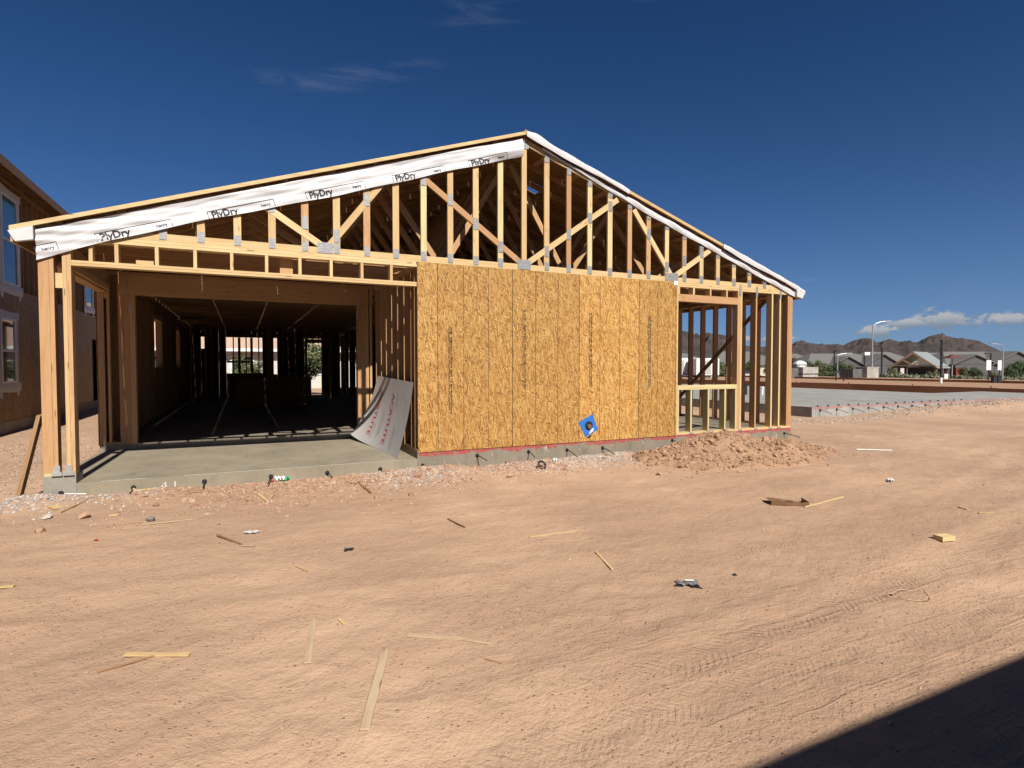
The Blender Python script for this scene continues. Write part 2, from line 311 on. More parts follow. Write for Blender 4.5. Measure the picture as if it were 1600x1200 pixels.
leaf('leaf_dark', (.035, .055, .022), (.06, .085, .035)); leaf('leaf_olive', (.06, .075, .03), (.10, .115, .05)); leaf('leaf_sage', (.10, .11, .07), (.15, .16, .10))
m, t, bs = mat('rock'); tc = t.new('ShaderNodeTexCoord'); v = tc.outputs['Object']
n = t.noise(v, .006, 8, .7); n2 = t.noise(v, .025, 8, .75)
t.l.new(t.mix(t.math('MULTIPLY', t.step(n2, .45, .6), .7), t.ramp(n, [(.3, (.06, .045, .041)), (.7, (.125, .088, .077))]), (.05, .042, .034, 1)), bs.inputs['Base Color']); bs.inputs['Roughness'].default_value = .95
bump(t, bs, t.math('ADD', n2, n), 1, 40)

# ------------------------------------------------------------------ building helpers
def link(o, parent=None, label=None, cat=None, group=None, kind=None):
    C.objects.link(o)
    if parent: o.parent = parent
    for k, v in (('label', label), ('category', cat), ('group', group), ('kind', kind)):
        if v: o[k] = v
    return o
def empty(name, label, cat, loc=(0, 0, 0), rz=0, group=None):
    o = bpy.data.objects.new(name, None); o.location = loc; o.rotation_euler = (0, 0, rz); o.empty_display_size = .2
    return link(o, None, label, cat, group)
class MB:
    def __init__(s): s.v = []; s.f = []
    def box(s, x0, x1, y0, y1, z0, z1):
        b = len(s.v); s.v += [(x, y, z) for z in (z0, z1) for y in (y0, y1) for x in (x0, x1)]
        s.f += [(b, b+2, b+3, b+1), (b+4, b+5, b+7, b+6), (b, b+1, b+5, b+4), (b+2, b+6, b+7, b+3), (b, b+4, b+6, b+2), (b+1, b+3, b+7, b+5)]
        return s
    def prism(s, poly, y0, y1):
        """polygon in XZ (counter-clockwise seen from -Y) extruded along Y"""
        b = len(s.v); n = len(poly); s.v += [(x, y0, z) for x, z in poly]+[(x, y1, z) for x, z in poly]
        s.f += [tuple(range(b, b+n)), tuple(range(b+2*n-1, b+n-1, -1))]
        for i in range(n): j = (i+1) % n; s.f.append((b+i, b+n+i, b+n+j, b+j))
        return s
    def tube(s, pts, r, seg=8, cap=True, taper=None):
        b = len(s.v); pts = [Vector(p) for p in pts]; n = len(pts)
        for i, p in enumerate(pts):
            tdir = (pts[min(i+1, n-1)]-pts[max(i-1, 0)]).normalized()
            a = tdir.orthogonal().normalized() if abs(tdir.z) < .99 else Vector((1, 0, 0)); a = (a - tdir*a.dot(tdir)).normalized(); c = tdir.cross(a)
            rr = r if taper is None else r+(taper-r)*i/(n-1)
            s.v += [tuple(p+(a*math.cos(6.28318*k/seg)+c*math.sin(6.28318*k/seg))*rr) for k in range(seg)]
        for i in range(n-1):
            for k in range(seg):
                k2 = (k+1) % seg; s.f.append((b+i*seg+k, b+i*seg+k2, b+(i+1)*seg+k2, b+(i+1)*seg+k))
        if cap: s.f += [tuple(b+k for k in range(seg))[::-1], tuple(b+(n-1)*seg+k for k in range(seg))]
        return s
    def grid(s, nu, nv, fn, flip=False):
        b = len(s.v); s.v += [tuple(fn(i/(nu-1), j/(nv-1))) for j in range(nv) for i in range(nu)]
        for j in range(nv-1):
            for i in range(nu-1):
                q = (b+j*nu+i, b+j*nu+i+1, b+(j+1)*nu+i+1, b+(j+1)*nu+i); s.f.append(q[::-1] if flip else q)
        return s
    def mesh(s, name, m, smooth=False):
        me = bpy.data.meshes.new(name); me.from_pydata(s.v, [], s.f); me.materials.append(MATS[m])
        if smooth: me.polygons.foreach_set('use_smooth', [True]*len(me.polygons))
        return me
    def build(s, name, m, parent=None, smooth=False, loc=None, rz=0, **kw):
        o = bpy.data.objects.new(name, s.mesh(name, m, smooth)); 
        if loc: o.location = loc
        if rz: o.rotation_euler.z = rz
        return link(o, parent, **kw)
_cache = {}
AX = {0: Matrix.Identity(3), 1: Matrix(((0, -1, 0), (1, 0, 0), (0, 0, 1))), 2: Matrix(((0, 0, -1), (0, 1, 0), (1, 0, 0)))}
def board(name, parent, x0, x1, y0, y1, z0, z1, m='fir', jit=0, **kw):
    """a sawn piece: mesh centred on itself, local X along its length, mesh data shared by alike pieces"""
    dim = (x1-x0, y1-y0, z1-z0); ax = max(range(3), key=lambda i: dim[i])
    L = dim[ax]; r = AX[ax]
    loc = r.transposed() @ Vector(dim); loc = tuple(abs(c) for c in loc)
    key = (m, tuple(round(c, 3) for c in loc), name)
    if key not in _cache: a, b, c = (q/2 for q in loc); _cache[key] = MB().box(-a, a, -b, b, -c, c).mesh(name, m)
    o = bpy.data.objects.new(name, _cache[key]); q = r.to_4x4()
    if jit: q = Matrix.Rotation(random.uniform(-jit, jit), 4, 'X') @ Matrix.Rotation(random.uniform(-jit, jit), 4, 'Y') @ q
    o.matrix_world = Matrix.Translation(((x0+x1)/2, (y0+y1)/2, (z0+z1)/2)) @ q
    return link(o, parent, **kw)
def slant(name, parent, p0, p1, wd, th, m='fir', side=(0, 1, 0), **kw):
    """a sawn piece from p0 to p1; th is measured along side, wd across it"""
    p0, p1 = Vector(p0), Vector(p1); x = (p1-p0); L = x.length; x.normalize(); y = Vector(side); y = (y-x*y.dot(x)).normalized(); z = x.cross(y)
    key = (m, round(L, 3), round(wd, 3), round(th, 3), name)
    if key not in _cache: _cache[key] = MB().box(-L/2, L/2, -th/2, th/2, -wd/2, wd/2).mesh(name, m)
    o = bpy.data.objects.new(name, _cache[key]); c = (p0+p1)/2
    o.matrix_world = Matrix(((x.x, y.x, z.x, c.x), (x.y, y.y, z.y, c.y), (x.z, y.z, z.z, c.z), (0, 0, 0, 1)))
    return link(o, parent, **kw)
_txt = {}
def text_verts(body, size=1, bold=0):
    cu = bpy.data.curves.new('lettering', 'FONT'); cu.body = body; cu.size = size; cu.offset = bold; cu.resolution_u = 3
    o = bpy.data.objects.new('lettering', cu); C.objects.link(o); bpy.context.view_layer.update()
    me = bpy.data.meshes.new_from_object(o.evaluated_get(bpy.context.evaluated_depsgraph_get()))
    v = [tuple(p.co) for p in me.vertices]; f = [tuple(p.vertices) for p in me.polygons]
    bpy.data.objects.remove(o); bpy.data.meshes.remove(me); bpy.data.curves.remove(cu)
    x0 = min(p[0] for p in v); x1 = max(p[0] for p in v); y0 = min(p[1] for p in v)
    return [((p[0]-x0), p[1]) for p in v], f, x1-x0
def lettering(body, width, fn, bold=.01):
    """letters of a given width; fn maps (x, y) of the flat text into the scene"""
    if (body, bold) not in _txt: _txt[(body, bold)] = text_verts(body, 1, bold)
    v, f, wd = _txt[(body, bold)]; k = width/wd
    b = MB(); b.v = [tuple(fn(x*k, y*k)) for x, y in v]; b.f = list(f); return b

# value noise on arrays
_perm = rng.random((256, 256))
def vnoise(x, y, f):
    x = np.asarray(x, float)*f+1000.3; y = np.asarray(y, float)*f+1000.7
    xi = np.floor(x).astype(int); yi = np.floor(y).astype(int); a = x-xi; b = y-yi; a = a*a*(3-2*a); b = b*b*(3-2*b)
    g = lambda i, j: _perm[i % 256, j % 256]
    return (g(xi, yi)*(1-a)+g(xi+1, yi)*a)*(1-b)+(g(xi, yi+1)*(1-a)+g(xi+1, yi+1)*a)*b-.5

# ------------------------------------------------------------------ ground
def ground_h(x, y):
    x = np.asarray(x, float); y = np.asarray(y, float)
    near = np.exp(-((x-1)/26)**2-((y+3)/22)**2)
    h = -.275 + near*(.045*vnoise(x, y, .35)+.022*vnoise(x, y, 1.1)+.015*vnoise(x, y, 3.1)+.010*vnoise(x, y, 8)+.008*vnoise(x, y, 15))
    h = h+near*.012*np.clip(vnoise(x, y, .9)+.1, 0, 1)*vnoise(x, y, 11)*2.5
    h = h+.32*np.clip((x-12.5)/6.5, 0, 1)*np.exp(-((y-2.9)/1.1)**2)
    # shallow wheel ruts in front of the house
    for y0, sl, cv, wd, dp in ((-5.62, .115, .010, .16, .014), (-6.1, -.005, 0, .15, .012), (-4.5, .03, .02, .16, .009), (-2.75, .03, 0, .2, .008), (-3.7, .05, .012, .2, .006)):
        yc = y0+sl*x+cv*np.clip(x, -9, 9)**2
        h = h-near*dp*np.exp(-((y-yc)/wd)**2)+near*dp*.6*np.exp(-((y-yc-.28)/.1)**2)
    # loose spoil heaped a little against the slab
    h = h+.075*np.exp(-((y+.15)/.45)**2)*(np.abs(x+2.2) < 4.2)*(.6+1.2*vnoise(x, y, 1.7))
    h = h-1.2*np.clip((x-45)/55, 0, 1)**2*(3-2*np.clip((x-45)/55, 0, 1))
    inside = (x > -6.2) & (x < 6.2) & (y > .06) & (y < 18.4)
    return np.where(inside, -.36, h)
def gz(x, y): return float(ground_h(x, y))
def axis(lo, hi, fine, far, grow=1.28):
    a = list(np.arange(lo, hi+fine*.5, fine)); s = fine
    while a[-1] < far: s *= grow; a.append(a[-1]+s)
    s = fine
    while a[0] > -far: s *= grow; a.insert(0, a[0]-s)
    return np.array(a)
gx = axis(-8.5, 9.5, .045, 9000); gy = axis(-7.5, 1.2, .04, 9000)
XX, YY = np.meshgrid(gx, gy); ZZ = ground_h(XX, YY)
nx, ny = len(gx), len(gy); idx = np.arange(nx*ny).reshape(ny, nx)
faces = np.stack([idx[:-1, :-1], idx[:-1, 1:], idx[1:, 1:], idx[1:, :-1]], -1).reshape(-1, 4)
me = bpy.data.meshes.new('ground'); me.vertices.add(nx*ny); me.vertices.foreach_set('co', np.stack([XX, YY, ZZ], -1).astype(np.float32).ravel())
me.loops.add(faces.size); me.loops.foreach_set('vertex_index', faces.ravel().astype(np.int32)); me.polygons.add(len(faces))
me.polygons.foreach_set('loop_start', np.arange(0, faces.size, 4, dtype=np.int32)); me.polygons.foreach_set('loop_total', np.full(len(faces), 4, np.int32))
me.polygons.foreach_set('use_smooth', np.ones(len(faces), bool)); me.update(); me.validate(); me.materials.append(MATS['dirt'])
link(bpy.data.objects.new('ground', me), None, 'bare tan dirt building lot with wheel tracks', 'ground', None, 'structure')

# ------------------------------------------------------------------ the framed house
house = empty('framed_house', 'single-storey timber house frame with low gable truss, sheathed panel wall and open patio', 'house')
XL, XR, YB = -6.09, 6.09, 18.0
PATIO_R, PATIO_D = -1.734, 2.85
fs = MB()
# L-shaped house slab: one outline extruded, so that no faces coincide
out = [(XL, PATIO_D), (PATIO_R, PATIO_D), (PATIO_R, 0), (XR, 0), (XR, YB), (XL, YB)]
n = len(out); fs.v = [(x, y, -.6) for x, y in out]+[(x, y, 0) for x, y in out]
fs.f = [tuple(range(n))[::-1], tuple(range(n, 2*n))]+[(i, (i+1) % n, n+(i+1) % n, n+i) for i in range(n)]
fs.build('foundation_slab', 'concrete', house)
MB().box(XL, PATIO_R-.003, .002, PATIO_D-.002, -.6, -.10).build('patio_slab', 'concrete_patio', house)
MB().box(XL-.003, -5.785, -.004, .32, -.6, .0).build('corner_pier', 'concrete_pale', house)
# chalked house number and chalk line on the slab edge
lettering('4 1', .16, lambda x, y: (-4.95+x, -.004, -.245+y*.85), .004).build('chalk_number', 'chalk', house)
MB().box(-5.55, -5.1, .0, .012, -.0995, -.097).build('chalk_line', 'chalk', house)
MB().box(-4.7, -1.9, .0, .008, -.0995, -.097).build('chalk_line', 'chalk', house)
# post-tension tendon tails along the slab edge
for k, (x, z) in enumerate([(-5.93, -.2), (-5.23, -.2), (-4.48, -.19), (-3.71, -.19), (-3.0, -.2), (-2.28, -.205), (-1.66, -.2), (-.8, -.11), (.08, -.11), (.79, -.125), (1.49, -.135), (3.0, -.09), (3.76, -.09), (5.9, -.11)]):
    a = MB(); a.tube([(x, .01, z), (x, -.008, z)], .029, 14).tube([(x, -.008, z), (x, -.022, z)], .018, 12)
    an = a.build('tendon_anchor', 'black_plastic', house)
    L = random.uniform(.28, .42); dx = random.uniform(-.06, .06); drop = random.uniform(.02, .09)
    MB().tube([(x, -.02, z), (x+dx*.3, -L*.4, z-drop*.2), (x+dx, -L, max(z-drop, gz(x, -L)+.012))], .0075, 7).build('tendon_tail', 'cable', an)

def stud_wall(ax, fix, dep, a0, a1, z0, z1, name='stud_wall', m='fir', mp='fir', openings=(), first=None, top=2, skip=(), ends=True, wd=.038):
    """plates are the part, every stud its own sub-part.  ax 0: wall runs along X at y=fix..fix+dep; ax 1: along Y at x=fix..fix+dep"""
    P = MB()
    def bx(b, lo, hi, za, zb, e=0):
        if ax == 0: b.box(lo, hi, fix+e, fix+dep-e, za, zb)
        else: b.box(fix+e, fix+dep-e, lo, hi, za, zb)
    segs = [(a0, a1)]
    for o in openings:
        if o[2] <= z0+.05: segs = [q for s in segs for q in ((s[0], min(s[1], o[0])), (max(s[0], o[1]), s[1])) if q[1]-q[0] > .03]
    for s in segs: bx(P, s[0], s[1], z0, z0+.038)
    for k in range(top): bx(P, a0+.003*k, a1-.003*k, z1-.038*(k+1), z1-.038*k-.0015, .001*k)
    pl = P.build(name, mp, house); zb, zt = z0+.0385, z1-.038*top-.001
    def st(c, za, zb2, nm='stud', mm=None):
        lo, hi = c-wd/2, c+wd/2
        if ax == 0: board(nm, pl, lo, hi, fix+.001, fix+dep-.001, za, zb2, mm or m)
        else: board(nm, pl, fix+.001, fix+dep-.001, lo, hi, za, zb2, mm or m)
    xs = []; c = a0+wd/2 if first is None else first
    if ends: xs += [a0+wd/2+.001, a1-wd/2-.001]
    while c < a1-.03:
        if all(abs(c-q) > .06 for q in xs): xs.append(c)
        c += .4064
    for c in xs:
        if any(abs(c-q) < .1 for q in skip): continue
        o = next((o for o in openings if o[0]-.05 < c < o[1]+.05), None)
        if o is None: st(c, zb, zt)
        elif o[0]+.04 < c < o[1]-.04:
            if o[2] > z0+.05: st(c, zb, o[2]-.039, 'cripple')
            if o[3]+.15 < zt: st(c, o[3]+.1405, zt, 'cripple')
    for o in openings:
        for e, sg in ((o[0], -1), (o[1], 1)): st(e+sg*wd/2, zb, zt); st(e+sg*(wd*1.5+.001), zb, zt)
        def hb(nm, za, zb2):
            if ax == 0: board(nm, pl, o[0], o[1], fix+.002, fix+dep-.002, za, zb2, 'fir_orange')
            else: board(nm, pl, fix+.002, fix+dep-.002, o[0], o[1], za, zb2, 'fir_orange')
        hb('header', o[3], o[3]+.14)
        if o[2] > z0+.05: hb('sill', o[2]-.038, o[2])
    return pl
ZT = 2.765
# front wall right of the patio (behind the sheathing, then open studs with a window opening)
FW = MB(); FW.box(PATIO_R, XR, .002, .138, .0, .038)
FW.box(PATIO_R, XR-.1, .001, .139, 2.6905, 2.726).box(PATIO_R+.002, XR-.1, .0, .14, 2.728, 2.7635)
fw = FW.build('front_wall', 'fir', house)
for k in range(-4, 8): board('stud', fw, k*.4064-.019, k*.4064+.019, .003, .137, .0385, 2.69, 'fir')
for x0, x1, mm in ((3.082, 3.118, 'fir'), (4.58, 4.617, 'fir_orange'), (4.62, 4.657, 'fir_orange'), (4.66, 4.70, 'fir'), (5.06, 5.098, 'fir_orange'), (5.50, 5.538, 'fir'), (5.72, 5.758, 'fir'), (5.955, 5.992, 'fir_orange')):
    board('stud', fw, x0, x1, .003, .137, .0385, 2.69, mm)
board('corner_post', fw, 5.994, 6.088, .0, .139, .0385, 2.69, 'fir_orange')
board('header', fw, 3.119, 4.579, .002, .138, 2.43, 2.56, 'fir_orange')
for x in (3.137, 3.485, 3.89, 4.30): board('cripple', fw, x-.018, x+.018, .004, .136, 2.561, 2.69, 'fir')
board('sill', fw, 3.119, 4.579, -.002, .138, .82, .858, 'fir_green'); board('sill', fw, 3.119, 4.579, -.001, .137, .859, .9, 'fir')
for x in (3.137, 3.444, 3.865, 4.284, 4.561): board('cripple', fw, x-.018, x+.018, .003, .137, .0385, .8195, 'fir_green')
for x in (4.64, 5.08, 5.74): MB().box(x-.024, x+.024, -.0045, -.0005, 2.60, 2.80).build('stud_tie', 'galvanised', fw)
for x in (3.45, 3.87, 4.29, 4.68, 5.1, 5.5, 5.74): MB().box(x-.04, x+.04, -.012, .0, .0, .036).build('anchor_clip', 'steel', fw)
# sheathing sheets, each with its stamp
ed = [-1.734, -1.428, -.208, 1.012, 2.232, 3.081]
for i in range(5):
    b = MB().box(0, ed[i+1]-ed[i]-.004, -.0115, 0, 0, 2.766)
    sh = b.build('sheathing_panel', 'osb', house, loc=(ed[i]+.002, -.0008, -.006))
def rstamp(x, z0, z1, seed):
    """worn unreadable ink stamp: two columns of short broken dashes"""
    r = random.Random(seed); b = MB(); z = z1
    while z > z0:
        for cx, wd in ((-.020, .022), (.014, .036)):
            if r.random() < .93:
                h = r.uniform(.012, .024); ww = wd*r.uniform(.4, 1); ox = r.uniform(-.004, .004)
                b.box(x+cx+ox-ww/2, x+cx+ox+ww/2, -.0134, -.0124, z-h, z)
        z -= r.uniform(.016, .026)
    return b.build('ink_stamp', 'ink_grey', house)
for i, (x, z0, z1) in enumerate(((-1.23, .53, 1.83), (-.005, .89, 2.14), (1.235, .92, 2.15), (2.465, .88, 2.13))): rstamp(x, z0, z1, i)
# blue flashing square round a pipe sleeve
fl = MB(); q = [(1.005, .325), (1.14, .07), (1.385, .185), (1.275, .445)]
fl.prism(q, -.019, -.0128); fp = fl.build('flashing_square', 'blue', house)
MB().tube([(1.20, -.019, .262), (1.20, -.032, .262)], .072, 20).build('pipe_collar', 'black_plastic', fp)
MB().tube([(1.20, -.03, .25), (1.20, -.06, .245)], .036, 14).build('pipe_sleeve', 'kraft', fp)
MB().prism([(1.20, .115), (1.29, .165), (1.30, .215), (1.25, .20)], -.024, -.020).build('sticker', 'paper', fp)
MB().prism([(1.16, .052), (1.235, .06), (1.26, .105), (1.19, .075)], -.022, -.0125).build('foam_bead', 'black_plastic', fp)
MB().prism([(3.0, 2.71), (3.09, 2.71), (3.09, 2.785), (3.0, 2.785)], -.0165, -.0128).build('inspection_tag', 'paper', house)

# patio: corner posts, side opening, framed ladder over the opening
pp = MB().box(XL, PATIO_R, .001, .139, 2.6905, 2.726).box(XL+.002, PATIO_R-.004, .0, .14, 2.728, 2.7635).build('patio_beam_plates', 'fir', house)
for x0, x1, mm, y1 in ((-6.088, -5.99, 'fir_orange', .139), (-5.988, -5.947, 'fir_orange', .137), (-5.868, -5.83, 'fir', .137), (-5.828, -5.787, 'fir_orange', .139)):
    board('post', pp, x0, x1, .0, y1, .04, 2.69, mm)
board('post', pp, -5.866, -5.787, .141, .18, .0, 2.69, 'fir_brown'); board('blocking', pp, -5.945, -5.87, .05, .09, 2.15, 2.32, 'fir')
board('bottom_plate', pp, -6.08, -5.79, .0, .14, .001, .0385, 'fir_green')
for x in (-5.96, -5.85): MB().box(x-.05, x+.05, -.03, -.0005, .003, .045).box(x-.03, x+.03, -.02, -.0008, .046, .12).build('hold_down', 'steel', pp)
lad = MB().box(-5.786, PATIO_R-.001, .002, .138, 2.41, 2.438).box(-5.786, PATIO_R-.001, .001, .139, 2.4405, 2.47).build('opening_ladder', 'fir', house)
for x in (-5.6, -5.35, -4.945, -4.54, -4.133, -3.727, -3.32, -2.92, -2.51, -2.10): board('ladder_stud', lad, x-.019, x+.019, .003, .137, 2.4705, 2.69, 'fir')
board('blocking', lad, -5.16, -4.98, .02, .06, 2.471, 2.52, 'fir')
board('blocking', lad, -3.56, -3.40, .142, .18, 2.47, 2.69, 'fir_orange')
sb = MB().box(XL, XL+.139, .142, PATIO_D-.001, 2.6905, 2.726).box(XL, XL+.139, .142, PATIO_D-.001, 2.728, 2.7635).build('side_plates', 'fir_orange', house)
board('side_header', sb, XL+.002, XL+.137, .145, PATIO_D-.004, 2.42, 2.689, 'fir_orange')
board('ledger', sb, XL+.14, XL+.18, .19, PATIO_D-.004, 2.45, 2.54, 'fir_orange')
# wall between patio and the room beside it
stud_wall(1, PATIO_R, .139, .141, PATIO_D-.001, .0, ZT-.001, 'patio_side_wall', 'fir_orange', 'fir_orange', first=.36)
MB().box(PATIO_R-.0025, PATIO_R-.0005, .002, PATIO_D, -.098, -.001).build('stem_face', 'concrete_patio', house)
# back of the patio: wide door opening under a deep beam
bp = MB().box(XL, PATIO_R+.14, PATIO_D+.001, PATIO_D+.139, 2.7125, 2.7635).build('door_wall', 'fir_orange', house)
board('header_beam', bp, -5.81, -1.86, PATIO_D, PATIO_D+.14, 2.40, 2.712, 'fir_orange')
for x0, x1 in ((-5.81, -5.735), (-5.733, -5.66), (-5.658, -5.585), (-2.065, -2.0), (-1.998, -1.93), (-1.928, -1.862)): board('column', bp, x0, x1, PATIO_D+.001, PATIO_D+.138, .0005, 2.399, 'fir_orange')
for x0, x1 in ((-6.085, -6.045), (-6.043, -6.0), (-5.96, -5.925), (-1.84, -1.80)): board('stud', bp, x0, x1, PATIO_D+.001, PATIO_D+.138, .0385, 2.712, 'fir_orange')
board('bottom_plate', bp, -6.085, -5.812, PATIO_D, PATIO_D+.139, .0, .038, 'fir_brown'); board('blocking', bp, -5.998, -5.962, PATIO_D+.01, PATIO_D+.13, 2.33, 2.44, 'fir')
for x, dx in ((-5.70, .05), (-2.02, -.05)):
    b = MB()
    for k in range(16): b.box(x-.012+dx*k/16, x+.012+dx*k/16, PATIO_D-.004, PATIO_D-.0005, 2.66-k*.036, 2.684-k*.036)
    b.build('metal_strap', 'steel', bp)
# outer walls
stud_wall(1, XL, .139, PATIO_D+.142, YB-.142, .0, ZT-.001, 'side_wall', 'fir_orange', 'fir_orange', openings=[(8.25, 9.75, 1.22, 2.42), (13.4, 14.6, 1.22, 2.42)], first=3.2)
stud_wall(1, XR-.139, .139, .142, YB-.142, .0, ZT-.001, 'side_wall', 'fir_orange', 'fir_orange', openings=[(7.2, 8.6, .9, 2.42), (12.5, 13.5, 1.2, 2.42)], first=.39)
stud_wall(0, YB-.139, .139, XL, XR, .0, ZT-.001, 'back_wall', 'fir_orange', 'fir_orange', openings=[(-5.5, -5.36, 1.95, 2.42), (-4.6, -3.25, .95, 2.42), (-2.82, -2.68, .9, 2.42), (-1.6, -.9, .0, 2.42), (2.4, 4.2, .9, 2.42)], first=-5.9)
def sheets(ax, pos, th, a0, a1, holes, m='osb_dark'):
    """wall sheathing in 1.22 m sheets with the openings cut out"""
    a = a0; k = 0
    while a < a1-.01:
        b = min(a+1.22, a1); hs = [h for h in holes if h[0] < b-.001 and h[1] > a+.001]
        cuts = sorted({a, b, *[min(max(h[0], a), b) for h in hs], *[min(max(h[1], a), b) for h in hs]}); P = MB()
        for c0, c1 in zip(cuts, cuts[1:]):
            h = next((h for h in hs if h[0] <= c0+.001 and h[1] >= c1-.001), None)
            for z0, z1 in ([(-.005, 2.764)] if h is None else [(-.005, h[2]), (h[3], 2.764)]):
                if z1-z0 < .02: continue
                if ax == 0: P.box(c0+.001, c1-.001, pos, pos+th, z0, z1)
                else: P.box(pos, pos+th, c0+.001, c1-.001, z0, z1)
        if P.v: P.build('sheathing_panel', m, house)
        a = b
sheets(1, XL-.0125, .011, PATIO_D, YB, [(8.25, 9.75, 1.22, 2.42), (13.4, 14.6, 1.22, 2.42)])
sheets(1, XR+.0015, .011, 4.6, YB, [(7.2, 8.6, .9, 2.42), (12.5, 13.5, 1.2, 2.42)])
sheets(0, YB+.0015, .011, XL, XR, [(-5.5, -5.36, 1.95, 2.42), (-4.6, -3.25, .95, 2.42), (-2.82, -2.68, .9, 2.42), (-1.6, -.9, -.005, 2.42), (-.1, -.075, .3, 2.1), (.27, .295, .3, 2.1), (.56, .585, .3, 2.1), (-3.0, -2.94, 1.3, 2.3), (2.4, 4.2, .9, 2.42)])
for x in (-4.12, -3.66): board('mullion', house, x-.05, x+.05, YB-.137, YB-.002, .96, 2.41, 'fir_orange')
board('transom', house, -4.06, -3.72, YB-.12, YB-.02, 1.38, 1.46, 'fir_orange'); board('transom', house, -4.59, -4.18, YB-.12, YB-.02, 1.38, 1.46, 'fir_orange')
# let-in brace on the open side wall
slant('let_in_brace', house, (XR-.145, .55, 2.62), (XR-.145, 3.55, .12), .089, .02, 'fir_brown', (1, 0, 0))
# partitions inside
stud_wall(1, 1.2, .089, 4.8, 11.2, .0, ZT-.001, 'partition_wall', 'fir_orange', 'fir_orange', openings=[(6.0, 7.0, .0, 2.1)], first=5.0)
stud_wall(0, 11.3, .089, 1.3, XR-.145, .0, ZT-.001, 'partition_wall', 'fir_orange', 'fir_orange', openings=[(2.0, 2.9, .0, 2.1)], first=1.6)
stud_wall(0, 12.6, .089, XL+.145, -4.7, .0, ZT-.001, 'partition_wall', 'fir_orange', 'fir_orange', first=-5.9)
stud_wall(1, 3.0, .089, 4.8, 11.29, .0, ZT-.001, 'partition_wall', 'fir_orange', 'fir_orange', openings=[(5.2, 6.1, .0, 2.1)], first=5.0)
stud_wall(0, 4.70, .089, -1.45, XR-.145, .0, ZT-.001, 'partition_wall', 'fir_orange', 'fir_orange', openings=[(-.9, .0, .0, 2.1)], first=-1.3)
stud_wall(0, 14.2, .089, -5.0, -.6, .0, ZT-.001, 'partition_wall', 'fir_orange', 'fir_orange', openings=[(-1.85, -1.05, .0, 2.1)], first=-4.7)
stud_wall(1, -3.1, .089, 14.4, YB-.145, .0, ZT-.001, 'partition_wall', 'fir_orange', 'fir_orange', first=14.6)
iw = stud_wall(0, 11.5, .089, -4.19, -2.0, .0, .9, 'island_wall', 'fir_orange', 'fir_orange', first=-3.8, top=1)
MB().box(-4.19, -2.0, 11.486, 11.4985, .0, .9).build('sheathing_panel', 'osb_dark', iw)

# roof trusses
SL = 1/3.; TOPZ = 4.81; CH = .094
def topz(x): return TOPZ-SL*abs(x)
def truss_mesh(name, y0, y1, up=0, tail=6.28):
    TOPZ = 4.81+up; topz = lambda x: TOPZ-SL*abs(x)
    b = MB().box(XL, XR, y0, y1, ZT, ZT+.089)
    hz_ = ZT+.0895
    for s in (-1, 1):
        xi = (TOPZ-CH-hz_)/SL      # where the chord's underside meets the bottom chord
        poly = [(0, TOPZ-CH), (s*xi, hz_), (s*XR, hz_), (s*XR, topz(XR)), (0, TOPZ)] if topz(XR) > hz_ else [(0, TOPZ-CH), (s*xi, hz_), (s*(TOPZ-hz_)/SL, hz_), (0, TOPZ)]
        b.prism(poly if s < 0 else poly[::-1], y0, y1)
        b.prism([(s*6.092, topz(6.092)-.088), (s*tail, topz(tail)-.088), (s*tail, topz(tail)-.002), (s*6.092, topz(6.092)-.002)][::s], y0, y1)
    return b
gt = truss_mesh('gable_truss', 0, .038).build('gable_truss', 'fir', house)
XU = lambda x: topz(x)-CH-.001
for k in range(-14, 15):
    x = k*.4064; z1 = min(XU(x-.0445), XU(x+.0445))
    if z1-ZT-.09 < .06: continue
    board('truss_stud', gt, x-.0445+random.uniform(-.004, .004), x+.0445, .0005, .0375, ZT+.0895, z1, random.choice(('fir', 'fir', 'fir', 'fir_orange', 'fir_green')) if k else 'fir')
for s in (-1, 1):
    for (xa, za, xb, zb) in ((3.06, 2.89, 3.86, 3.40), (2.94, 2.89, 2.12, 3.95), (.08, 2.89, 1.78, 4.08)):
        slant('truss_web', gt, (s*xa, .017, za), (s*xb, .017, zb), .086, .04, 'fir' if s*xa != -.08 else 'fir_orange')
def plate(x, z, w_, h_, p=gt):
    key = ('plate', w_, h_)
    if key not in _cache: _cache[key] = MB().box(-w_/2, w_/2, -.0012, .0012, -h_/2, h_/2).mesh('gusset_plate', 'galvanised')
    o = bpy.data.objects.new('gusset_plate', _cache[key]); o.location = (x, -.0065, z); link(o, p)
for k in range(-14, 15):
    x = k*.4064
    if XU(abs(x)+.05)-ZT-.09 < .06: continue
    if abs(k) not in (0,): plate(x, ZT+.085, .076, .13)
    if k > 0: plate(x, topz(x)-CH-.02, .076, .13)
for s in (-1, 1): plate(s*3.0, ZT+.085, .2, .14)
plate(0, ZT+.085, .23, .15); plate(0, TOPZ-.10, .15, .12)
for k, z in ((1, 3.11), (2, 3.42), (3, 3.73), (4, 3.97)):
    for s in (-1, 1): plate(s*k*.4064, z-.02, .072, .17)
for k, z in ((6, 3.56), (7, 3.02), (8, 3.16), (9, 3.33)):
    for s in (-1, 1): plate(s*k*.4064, z, .072, .17)
tm = None
